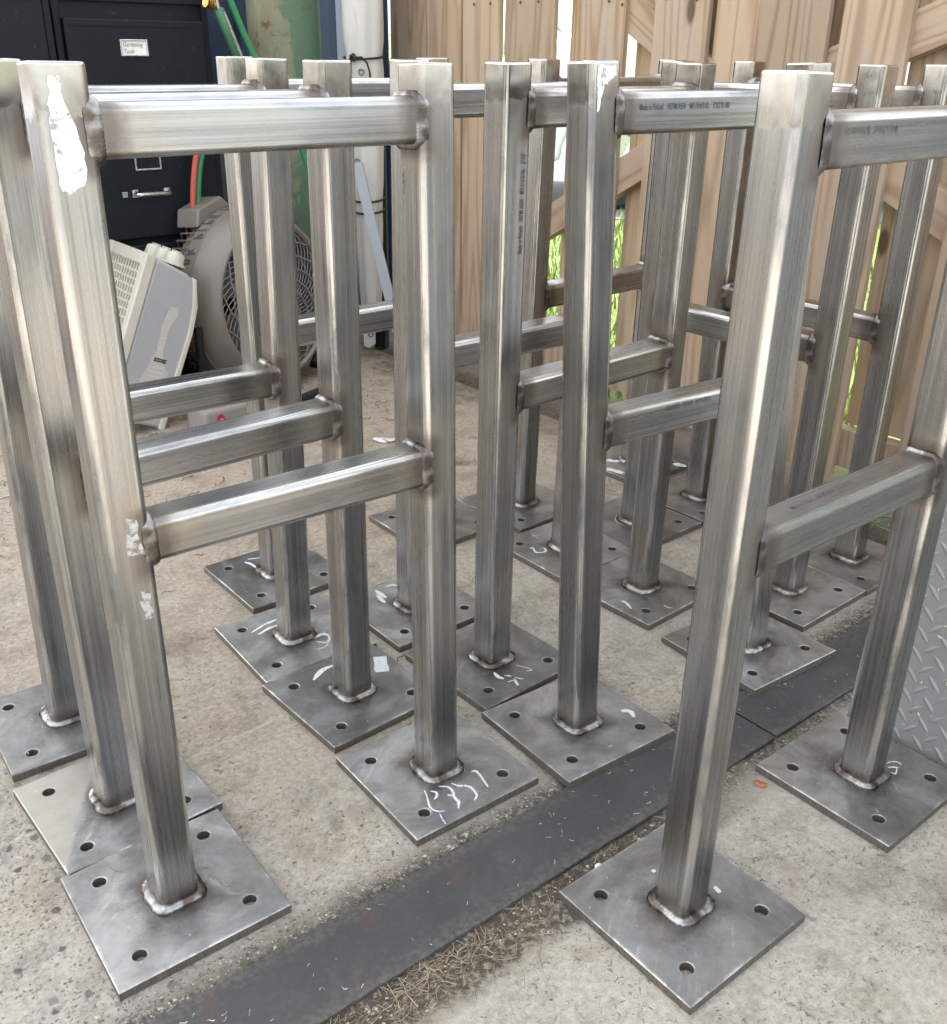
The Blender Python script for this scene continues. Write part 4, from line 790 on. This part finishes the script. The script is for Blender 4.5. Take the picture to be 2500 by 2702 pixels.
# ------------------------------------------------------------------ round floor fan
def fan():
    M_TAUPE = plain('taupe_plastic', (.185, .163, .140), .32, 0, .2, 14, .05); M_GRL = plain('grille_grey', (.20, .19, .185), .45, 0, .2, 30, .05)
    ax = Vector((.337, -.938, .10)).normalized()      # the way the fan faces
    X = Vector((0, 0, 1)).cross(ax).normalized(); Y = ax.cross(X)
    ctr = Vector((1.470, 2.815, .292))
    t = thing('floor_fan', 'round taupe floor fan with spiral wire grille and pipefitter handwriting on its rim', 'fan', (ctr.x, ctr.y, 0))
    Mx = Matrix(((X.x, Y.x, ax.x, 0), (X.y, Y.y, ax.y, 0), (X.z, Y.z, ax.z, ctr.z), (0, 0, 0, 1)))
    R = .285
    MB().lathe([(R-.055, .018), (R-.050, .026), (R-.043, .026), (R-.034, .018), (R-.012, -.022), (R-.004, -.050), (R-.003, -.054), (R, -.055), (R, -.100), (R-.003, -.103), (R-.012, -.105), (R-.02, -.15), (R-.06, -.17), (R-.064, -.15), (R-.05, -.06), (R-.055, .018)], 84, Mx).build('fan_drum', M_TAUPE, t, smooth=35)
    mb = MB()
    for k in range(60):   # ribs of the back guard
        a = 2*PI*k/60; c, s_ = math.cos(a), math.sin(a)
        mb.tube([Mx @ Vector(((R-.008)*c, (R-.008)*s_, -.104)), Mx @ Vector(((R-.010)*c, (R-.010)*s_, -.175)), Mx @ Vector(((R-.06)*c, (R-.06)*s_, -.205)), Mx @ Vector((.05*c, .05*s_, -.215))], .0028, 5)
    mb.build('back_guard', M_TAUPE, t, smooth=50)
    mb = MB()
    for r in (.225, .175, .12, .065):
        mb.tube([Mx @ Vector((r*math.cos(k*2*PI/48), r*math.sin(k*2*PI/48), .010+.012*(1-r/.225))) for k in range(49)], .0022, 5, False)
    for k in range(54):
        a0 = 2*PI*k/54
        mb.tube([Mx @ Vector((r*math.cos(a0+(1.0*(r-.05)/.18)), r*math.sin(a0+(1.0*(r-.05)/.18)), .014+.012*(1-r/.225))) for r in (.05, .09, .13, .17, .20, .228)], .0017, 4, False)
    for k in range(14):
        a0 = 2*PI*k/14
        mb.tube([Mx @ Vector((r*math.cos(a0-(1.6*(r-.05)/.18)), r*math.sin(a0-(1.6*(r-.05)/.18)), .019+.012*(1-r/.225))) for r in (.05, .08, .11, .14, .17, .20, .228)], .0026, 5, False)
    mb.build('front_grille', M_GRL, t, smooth=50)
    MB().lathe([(0, .036), (.04, .034), (.052, .026), (.054, .012), (0, .012)], 28, Mx).build('grille_cap', M_GRL, t, smooth=40)
    M_BLADE = plain('blade_grey', (.10, .10, .105), .4, 0, .2, 20, 0)
    hub = MB().lathe([(0, -.02), (.05, -.02), (.05, -.09), (0, -.09)], 24, Mx).build('fan_hub', M_BLADE, t, smooth=40)
    for k in range(5):
        mb = MB(); n = 7
        for i in range(n):
            for j in range(5):
                r = .045+.155*i/(n-1); a = 2*PI*k/5+(-.45+.9*j/4)*(.8+.25*i/(n-1)); mb.v.append(tuple(Mx @ Vector((r*math.cos(a), r*math.sin(a), -.055+.035*(j/4-.5)))))
        for i in range(n-1):
            for j in range(4): q = i*5+j; mb.f.append((q, q+1, q+6, q+5))
        mb.build('fan_blade', M_BLADE, t, smooth=60)
    # handwriting round the rim
    s = 'nk PIPE FITTER'; ang = 2.62; Rr = R+.0008
    for ch in s:
        if ch != ' ':
            me = txt(ch, .046, .85, .1, .0022)
            for v in me.vertices:
                a = ang-v.co.x/Rr; v.co = Mx @ Vector((Rr*math.cos(a), Rr*math.sin(a), -.094+v.co.y))
            link('handwriting', me, M_PEN, t)
        ang -= .108 if ch != ' ' else .08
    # handle box and base
    mb = MB(); a = 1.88; q = Mx @ Matrix.Rotation(a, 4, 'Z')
    mb.extr([(R-.012, -.085, -.20), (R+.030, -.060, -.20), (R+.034, .045, -.20), (R-.012, .075, -.20)], (0, 0, .092), q); mb.build('switch_box', M_TAUPE, t, bevel=.006)
    mb = MB()
    for sx in (-1, 1):
        mb.tube([Vector((X.x*.292*sx, X.y*.292*sx, .26))+ax*-.03, Vector((X.x*.292*sx, X.y*.292*sx, .12))+ax*-.03, Vector((X.x*.2*sx, X.y*.2*sx, .03))+ax*-.02, Vector((X.x*.2*sx, X.y*.2*sx, .014))+ax*.17], .013, 10)
    for q in (-.14, .16): mb.tube([Vector((X.x*-.2, X.y*-.2, .014))+Vector((ax.x, ax.y, 0))*q, Vector((X.x*.2, X.y*.2, .014))+Vector((ax.x, ax.y, 0))*q], .013, 10)
    mb.build('fan_base', M_BLKSTEEL, t, smooth=50)
fan()

# ------------------------------------------------------------------ electric heater leaning back
def heater():
    M_CREAM = plain('cream_plastic', (.56, .53, .45), .42, 0, .15, 20, .03); M_GREYP = plain('pale_grey_plastic', (.38, .38, .39), .3, 0, .12, 14, .03)
    M_DARK = plain('heater_inside', (.035, .03, .026), .8, 0, .2, 20, 0)
    t = thing('electric_heater', 'cream and grey fan heater with grid front and torn label, leaning back', 'heater', (1.012, 2.672, 0.))
    a = math.radians(24); rx = Matrix.Translation((0, 0, .001)) @ Matrix.Rotation(a, 4, 'Y')
    D, Hh, Wd = .185, .462, .27      # local: x from front (-D) to back (0), y width away from the camera, z height; foot of the back edge at origin
    def prof(ins, x0, x1):
        return [(x0, ins), (x1, ins), (x1, Hh*.55), (x1-.004, Hh-.06), (x1-.03, Hh-.02), (x0+.02, Hh-ins), (x0, Hh-ins)]
    mb = MB(); pr = [(-D+.03, 0), (0, 0), (.0, Hh*.62), (-.006, Hh*.78), (-.03, Hh*.93), (-.055, Hh*.965), (-D+.03, Hh)]
    mb.extr([(x, 0, z) for x, z in pr], (0, Wd, 0), rx); mb.build('heater_case', M_GREYP, t, bevel=.008, smooth=35)
    mb = MB(); pr2 = [(-.012, -.002), (.006, -.002), (.006, Hh*.63), (-.002, Hh*.79), (-.028, Hh*.95), (-.040, Hh*.955), (-.016, Hh*.78), (-.008, Hh*.62)]
    mb.extr([(x, -.006, z) for x, z in pr2], (0, Wd+.012, 0), rx); mb.build('heater_back', M_CREAM, t, bevel=.003)
    mb = MB(); f = .030; x0, x1 = -D, -D+.0295
    mb.box((x0, -.004, -.002), (x1, f, Hh+.004), rx); mb.box((x0, Wd-f, -.002), (x1, Wd+.004, Hh+.004), rx); mb.box((x0, f, -.002), (x1, Wd-f, f+.03), rx); mb.box((x0, f, Hh-f), (x1, Wd-f, Hh+.004), rx); mb.build('front_frame', M_CREAM, t, bevel=.004)
    mb = MB(); mb.box((-D+.022, f, f+.03), (-D+.026, Wd-f, Hh-f), rx); mb.build('heater_inside', M_DARK, t)
    mb = MB(); ny, nz = 11, 17
    for i in range(1, ny): y = f+(Wd-2*f)*i/ny; mb.box((-D+.004, y-.0028, f+.03), (-D+.010, y+.0028, Hh-f), rx)
    for k in range(1, nz): z = f+.03+(Hh-2*f-.03)*k/nz; mb.box((-D+.006, f, z-.0032), (-D+.012, Wd-f, z+.0032), rx)
    mb.build('grid', M_CREAM, t)
    for k, y in enumerate((.045, .115, .185)):
        mb = MB(); q = rx @ Matrix.Translation((-.085, y, Hh-.004)); mb.lathe([(0, .034), (.020, .034), (.025, .028), (.027, .006), (.034, .004), (.034, 0), (0, 0)], 24, q); mb.box((-.004, -.022, .034), (.004, .022, .040), q); mb.build('knob', M_CREAM, t, smooth=40)
    # torn paper label on the end panel
    M_LBL = plain('torn_label', (.50, .475, .43), .7, 0, .15, 60, .1)
    L = [(-.030, .02), (-.110, .02), (-.112, .10), (-.095, .17), (-.082, .22), (-.090, .29), (-.080, .345), (-.055, .350), (-.050, .33), (-.066, .28), (-.060, .21), (-.052, .185), (-.030, .16), (-.034, .12), (-.022, .11)]
    L2 = []
    for i, p in enumerate(L):
        q = L[(i+1) % len(L)]
        for k in range(4): L2.append((p[0]+(q[0]-p[0])*k/4+random.uniform(-.002, .002), p[1]+(q[1]-p[1])*k/4+random.uniform(-.002, .002)))
    vs = [rx @ Vector((x, -.0006, z)) for x, z in L2]; MB().add(vs, [tuple(range(len(vs)))]).build('torn_label', M_LBL, t)
    M_FADED = plain('faded_print', (.62, .61, .59), .7, 0, .1, 60, 0)
    mb = MB()
    for k in range(11):
        z = .035+.0135*k; mb.box((-.100+.0012*k, -.0012, z), (-.040-random.uniform(0, .012), -.0009, z+.0018), rx)
    for k in range(4):
        z = .225+.03*k; mb.box((-.083, -.0012, z), (-.070, -.0009, z+.0015), rx)
    mb.build('printed_lines', M_FADED, t)
    mb = MB(); mb.box((-.083, -.0014, .195), (-.045, -.0010, .198), rx); mb.box((-.083, -.0014, .187), (-.045, -.0010, .190), rx)
    for k in range(12): mb.box((-.082+.003*k, -.0014, .1905), (-.0805+.003*k+random.uniform(-.0005, .0008), -.0010, .1945), rx)
    mb.build('bar_print', M_PEN, t)
heater()
# taupe box with a red tag low behind the bars
M_TAUPE2 = plain('taupe_box', (.26, .235, .215), .6, 0, .2, 14, .05)
bx = thing('storage_box', 'low taupe plastic box with a small red oval tag, in front of the fan', 'storage box', (1.075, 2.50, 0), .05)
mb = MB(); mb.box((0, 0, 0), (.22, .12, .085)); mb.build('box_body', M_TAUPE2, bx, bevel=.01)
mb = MB(); mb.extr([(.045+.013*math.cos(k*PI/10), -.0008, .050+.021*math.sin(k*PI/10)) for k in range(20)], (0, -.002, 0)); mb.build('red_tag', plain('red_tag', (.45, .02, .035), .4, 0, .1, 20, 0), bx)
link('printed_text', txt('York', .015, .8, .2), M_CARD, bx, basis((0, 0, 1), (-1, 0, 0), (.051, -.0034, .035)))
# ------------------------------------------------------------------ beyond the fence
def van():
    M_WHITE = plain('white_car_paint', (.80, .80, .80), .25, 0, .05, 4, 0); M_GLASS = plain('tinted_glass', (.05, .08, .09), .08, 0, .1, 4, 0)
    M_TYRE = plain('tyre_rubber', (.02, .02, .021), .8, 0, .2, 30, .1); M_RIM = plain('alloy', (.72, .72, .73), .3, .6, .1, 20, 0); M_GREY = plain('grey_bumper', (.10, .10, .105), .6, 0, .2, 20, 0)
    wheel = Vector((5.62, 5.30, 0)); rz = math.atan2(-.63, .776)
    t = thing('parked_van', 'white van parked on the pavement beyond the fence', 'van', (wheel.x, wheel.y, -.045), rz)
    # local x: 0 at the front wheel, rear towards +x; y: 0 at the near side, away is +y
    prof = [(-.78, .32), (-.86, .45), (-.86, .80), (-.78, 1.02), (-.15, 1.22), (.45, 1.92), (.75, 2.04), (3.75, 2.06), (3.95, 1.95), (4.0, .42), (3.95, .30)]
    arch = lambda cx: [(cx+.40*math.cos(a), .33+.40*math.sin(a)) for a in [PI*k/12 for k in range(13)]]
    low = [(p[0], p[1]) for p in arch(2.95)]+[(p[0], p[1]) for p in arch(0.)]
    poly = prof+[q for q in low if q[1] >= .30]
    mb = MB(); mb.extr([(x, 0, z) for x, z in poly], (0, 1.85, 0)); mb.build('van_body', M_WHITE, t, smooth=30, bevel=.03)
    for x0, x1, x2, x3 in ((.18, .62, 1.35, 1.35), (1.45, 1.45, 2.55, 2.55), (2.65, 2.65, 3.75, 3.75)):
        MB().extr([(x0, -.004, 1.28), (x3, -.004, 1.28), (x2, -.004, 1.85), (x1, -.004, 1.85)], (0, -.006, 0)).build('side_window', M_GLASS, t)
    mb = MB(); mb.extr([(-.10, .12, 1.255), (-.10, 1.73, 1.255), (.40, 1.65, 1.86), (.40, .20, 1.86)], (-.012, 0, .012)); mb.build('windscreen', M_GLASS, t)
    mb = MB(); mb.box((-.90, -.01, .28), (-.70, 1.86, .52)); mb.build('bumper', M_GREY, t, bevel=.03)
    mb = MB(); mb.box((-.84, .05, .82), (-.72, .40, .98)); mb.build('headlight', M_RIM, t, bevel=.02)
    for cx in (0., 2.95):
        q = Matrix.Translation((cx, .02, .33)) @ Matrix.Rotation(PI/2, 4, 'X')
        w = MB().lathe([(.19, -.10), (.30, -.11), (.33, -.08), (.335, 0), (.33, .05), (.30, .075), (.215, .07), (.21, -.02), (.19, -.10)], 40, q).build('wheel', M_TYRE, t, smooth=40)
        mb = MB(); mb.lathe([(.212, .05), (.200, .062), (.195, .02)], 40, q); mb.lathe([(0, .05), (.05, .052), (.055, .03)], 20, q)
        for k in range(5):
            a = 2*PI*k/5; qq = q @ Matrix.Rotation(a, 4, 'Z'); mb.extr([(.03, -.032, .03), (.20, -.05, .04), (.20, .05, .04), (.03, .032, .03)], (0, 0, .012), qq)
        mb.build('rim', M_RIM, w)
    mb = MB(); mb.box((.50, -.006, .45), (.51, -.001, 1.25)); mb.box((1.40, -.006, .45), (1.41, -.001, 1.9)); mb.build('door_seam', M_GREY, t)
van()
M_GRASS = plain('grass_blades', (.105, .21, .035), .55, 0, .45, 3, 0)
def leafy(name):
    m, nt, bs = new_mat(name); r = nt.nodes.new('ShaderNodeNewGeometry').outputs['Random Per Island']
    put(nt, bs.inputs['Base Color'], mixc(nt, r, (.15, .20, .06), (.31, .37, .14))); bs.inputs['Roughness'].default_value = .5
    bs.inputs['Transmission Weight'].default_value = 0.; return m
M_BLADE_ = leafy('blade_green')
mb = MB()
for k in range(9000):
    d = random.uniform(0, 1)**1.6; s_ = random.uniform(-1, 1)
    c = Vector((.63, .776, 0))*(2.9+4.2*d)+Vector((.776, -.63, 0))*s_*(1.2+1.6*d)
    if c.x < 2.34: continue
    a = random.random()*2*PI; h = random.uniform(.03, .085)*(1+.6*d); w = .0035*(1+1.2*d); u = Vector((math.cos(a), math.sin(a), 0)); b = Vector((random.uniform(-1, 1), random.uniform(-1, 1), 0))*.5*h
    p = Vector((c.x, c.y, -.052)); mb.add([p-u*w, p+u*w, p+b*.4+u*w*.8+Vector((0, 0, h*.6)), p+b+Vector((0, 0, h)), p+b*.4-u*w*.8+Vector((0, 0, h*.6))], [(0, 1, 2, 3, 4)])
tag(mb.build('grass', M_BLADE_), kind='stuff')
# hedge and trees far behind
M_LEAF = leafy('hedge_leaf')
def leaf_cloud(mb, c, R, n, size):
    for k in range(n):
        q = Vector((random.gauss(0, 1), random.gauss(0, 1), random.gauss(0, 1))).normalized()*(random.random()**.4)
        lump = 1+.25*mnoise.noise(q*2.3+Vector(c)); p = Vector(c)+Vector((q.x*R[0], q.y*R[1], q.z*R[2]))*lump
        if p.z < .02: continue
        u = Vector((random.gauss(0, 1), random.gauss(0, 1), random.gauss(0, 1))).normalized(); v = u.orthogonal().normalized()*.5; s = size*random.uniform(.6, 1.3)
        mb.add([p-u*s, p+v*s, p+u*s, p-v*s], [(0, 1, 2, 3)])
dirv, sidev = Vector((.63, .776, 0)), Vector((.776, -.63, 0))
mb = MB()
for k in range(9):
    c = dirv*24+sidev*(-15+3.6*k); leaf_cloud(mb, (c.x, c.y, .75), (2.4, 1.3, .95), 520, .14)
tag(mb.build('hedge', M_LEAF), 'long green clipped hedge far beyond the pavement', 'hedge')
M_BARK = plain('bark', (.10, .075, .055), .9, 0, .4, 20, .4)
for k, (dd, ss, hh) in enumerate(((20, 13.5, 5.0), (27, 17, 6.5))):
    c = dirv*dd+sidev*ss; t = thing('tree', ('broad green tree beyond the right end of the fence', 'taller green tree behind the broad one beyond the fence')[k], 'tree', (c.x, c.y, -.05), 0, 'trees beyond the fence')
    mb = MB(); mb.tube([(0, 0, 0), (.05, .02, hh*.3), (-.03, .06, hh*.6)], [.2, .15, .08], 10)
    for j in range(5):
        a = j*1.3; mb.tube([(.03, .02, hh*(.3+.05*j)), (math.cos(a)*.8, math.sin(a)*.8, hh*(.5+.05*j)), (math.cos(a)*1.4, math.sin(a)*1.4, hh*(.62+.05*j))], [.08, .05, .02], 6)
    mb.build('trunk', M_BARK, t, smooth=50)
    mb = MB()
    for j in range(9): a = j*2.4; r = 1.3*(j % 3)/2; leaf_cloud(mb, (math.cos(a)*r, math.sin(a)*r, hh*(.5+.055*j)), (1.1, 1.1, .85), 260, .13)
    mb.build('crown', M_LEAF, t)

# ------------------------------------------------------------------ small things on the ground
M_LITTER = plain('dry_litter', (.16, .115, .075), .9, 0, .5, 50, 0); M_STRAW, nt, bs = new_mat('dry_straw'); put(nt, bs.inputs['Base Color'], mixc(nt, nt.nodes.new('ShaderNodeNewGeometry').outputs['Random Per Island'], (.10, .075, .045), (.40, .32, .20))); bs.inputs['Roughness'].default_value = .85
def strip(mb, p, L, w, curl, lift=.002):
    a = random.random()*2*PI; pts = []; n = 4
    for i in range(n+1):
        pts.append(Vector((p[0], p[1], p[2]+lift*(1+math.sin(i*1.7+a))*.7))); p = (p[0]+math.cos(a)*L/n, p[1]+math.sin(a)*L/n, p[2]); a += random.uniform(-curl, curl)
    vs, fs = [], []
    for i, q in enumerate(pts):
        t = (pts[min(i+1, n)]-pts[max(i-1, 0)]); nn = Vector((-t.y, t.x, 0)).normalized()*w*(1-.6*i/n)*.5
        vs += [q+nn, q-nn+Vector((0, 0, w*.3))]
        if i: fs.append((2*i-2, 2*i-1, 2*i+1, 2*i))
    mb.add(vs, fs)
PLATES = []
for n_, (x, y, rz, *_r) in FRAMES.items():
    for p in (0, 1): PLATES.append((x+math.cos(rz)*W*p, y+math.sin(rz)*W*p, rz))
def blocked(x, y, m=.004):
    for (px, py, rz) in PLATES:
        dx, dy = x-px, y-py; c, s_ = math.cos(rz), math.sin(rz)
        if abs(c*dx+s_*dy) < PL/2+m and abs(-s_*dx+c*dy) < PL/2+m: return True
    if .695 < y < .830 and x < 1.78: return True
    if 1.33 < x < 1.82 and y < .70: return True
    return False
mb = MB(); n = 0
while n < 330:      # straw and dry grass in the gap in front of the flat bar
    x, y = random.uniform(.18, 1.0), .700-abs(random.gauss(0, .030)); x = random.gauss(.50, .14) if random.random() < .65 else random.uniform(.2, 1.6)
    if blocked(x, y, 0) and not y < .72: continue
    if blocked(x, y, 0): continue
    strip(mb, (x, y, .0015), random.uniform(.012, .055)*(1 if random.random() < .85 else 1.8), random.uniform(.0006, .0013), .7); n += 1
tag(mb.build('dry_straw', M_STRAW), kind='stuff')
mb = MB(); n = 0
while n < 2600:     # bark, needles and leaf bits at the back and along the slab edge
    if random.random() < .62: x, y, z = 1.985+abs(random.gauss(0, .14)), random.uniform(.85, 3.3), -.045
    else: x, y, z = random.uniform(.3, 1.98), 2.95-abs(random.gauss(0, .45)), .001
    if blocked(x, y) or (x > 2.19 and random.random() < .5): continue
    strip(mb, (x, y, z), random.uniform(.008, .05), random.uniform(.001, .005), .6, .004); n += 1
tag(mb.build('leaf_litter', M_LITTER), kind='stuff')
def grit(name, mat, n, rng, smin, smax):
    mb = MB(); k = 0
    while k < n:
        x, y = rng()
        if blocked(x, y): continue
        s = random.uniform(smin, smax)*(1 if random.random() < .9 else 1.8); a = random.random()*PI; h = s*random.uniform(.35, .8)
        vs = [(x+math.cos(a+j*PI/2)*s*random.uniform(.6, 1.2), y+math.sin(a+j*PI/2)*s*random.uniform(.5, 1.1), h*.3) for j in range(4)]
        mb.add(vs+[(x, y, h), (x, y, -.001)], [(0, 1, 4), (1, 2, 4), (2, 3, 4), (3, 0, 4), (1, 0, 5), (2, 1, 5), (3, 2, 5), (0, 3, 5)]); k += 1
    tag(mb.build(name, mat), kind='stuff')
def along(): 
    x = random.uniform(.1, 1.75); return (x, (.831+abs(random.gauss(0, .020))) if random.random() < .6 else (.694-abs(random.gauss(0, .022))))
grit('grit', plain('grit_dark', (.12, .095, .07), .9, 0, .5, 80, 0), 2600, lambda: along() if random.random() < .55 else (random.uniform(-.05, 2.0), random.uniform(.2, 2.7)), .0005, .0018)
grit('gravel', plain('grit_pale', (.42, .39, .34), .9, 0, .4, 80, 0), 900, lambda: along() if random.random() < .7 else (random.uniform(-.05, 1.9), random.uniform(.3, 2.4)), .0008, .0026)
mb = MB()
for k in range(110):  # curls of swarf on bar and plates
    x, y = random.uniform(.05, 1.7), random.uniform(.708, .815); strip(mb, (x, y, FT+.0008), random.uniform(.003, .010), random.uniform(.0005, .0010), 1.0, .0006)
for k in range(160):
    px, py, rz = random.choice(PLATES); strip(mb, (px+random.uniform(-.1, .1), py+random.uniform(-.1, .1), T+.0012), random.uniform(.003, .008), .0007, 1.0, .0006)
tag(mb.build('swarf', plain('swarf_metal', (.62, .62, .60), .4, .4, .2, 60, 0)), kind='stuff')
# single finds
def stone(name, label, cat, loc, s, mat):
    bm = bmesh.new(); bmesh.ops.create_icosphere(bm, subdivisions=2, radius=s)
    for v in bm.verts: v.co *= 1+.3*mnoise.noise(v.co*60+Vector((loc[0]*50, 0, 0))); v.co.z *= .6
    me = bpy.data.meshes.new(name); bm.to_mesh(me); bm.free(); o = link(name, me, mat); o.location = loc; tag(o, label, cat)
stone('pebble', 'small white pebble beside the flat bar, left of the lone front post', 'pebble', (.783, .680, .003), .0058, plain('white_stone', (.72, .70, .66), .8, 0, .1, 60, .2))
def flake(name, label, cat, loc, s, mat, n=14, asp=.6, curl=.3):
    pts = []
    for k in range(n):
        a = 2*PI*k/n; r = s*random.uniform(.7, 1.1); pts.append(Vector((r*math.cos(a), r*math.sin(a)*asp, s*curl*(math.cos(a)**2)*random.uniform(.7, 1.2)+.0015)))
    mb = MB(); mb.add([Vector((0, 0, .0012))]+pts, [(0, k+1, (k+1) % n+1) for k in range(n)]); o = mb.build(name, mat, smooth=60); o.location = loc; o.rotation_euler = (0, 0, random.random()*3)
    so = o.modifiers.new('t', 'SOLIDIFY'); so.thickness = .0006; tag(o, label, cat)
flake('dry_leaf', 'curled orange dry leaf on the slab, near the rightmost base plate', 'leaf', (1.098, .647, .0005), .011, plain('orange_leaf', (.42, .13, .05), .7, 0, .3, 90, .2))
flake('paper_scrap', 'torn white paper scrap lying on the slab behind the left rows', 'paper scrap', (1.475, 2.205, .001), .035, plain('paper', (.74, .71, .70), .8, 0, .1, 30, 0), 16, .6, .18)
# weeds by the tread plate
def weed(loc, n, label, h):
    t = thing('weed', label, 'weed', loc, 0, 'weeds at the slab edge')
    st = MB(); lm = MB()
    pts = [(0, -.0008, 0), (.02, .006, .006), (.045, .008, .004), (.06, 0, 0), (.045, -.008, .004), (.02, -.006, .006)]
    lm.add(pts+[(.03, 0, .001)], [(6, k, (k+1) % 6) for k in range(6)]); me = lm.mesh('leaf'); me.materials.append(M_LEAFW)
    for k in range(n):
        a = k*2.4; tip = Vector((math.cos(a)*.02*random.uniform(.4, 1.4), math.sin(a)*.02, h*(.3+.7*k/n))); st.tube([(0, 0, 0), tip*.6, tip], [.0018, .0014, .0008], 5)
        link('leaf', me, None, t, Matrix.Translation(tip) @ rot_axis(a, 'Z') @ rot_axis(random.uniform(-.6, .1), 'Y') @ Matrix.Scale(random.uniform(.5, .95), 4))
    st.build('stem', M_LEAFW, t)
M_LEAFW = plain('weed_leaf', (.10, .20, .045), .5, 0, .3, 40, 0)
weed((2.10, 1.075, -.05), 9, 'low yellow-green weed growing in soil behind the stands at the right', .07)
weed((2.25, 1.01, -.05), 10, 'leafy green weed at the far edge of the tread plate', .10)
weed((2.075, 2.80, -.05), 8, 'small dark weed in the soil below the rolled tarp', .05)
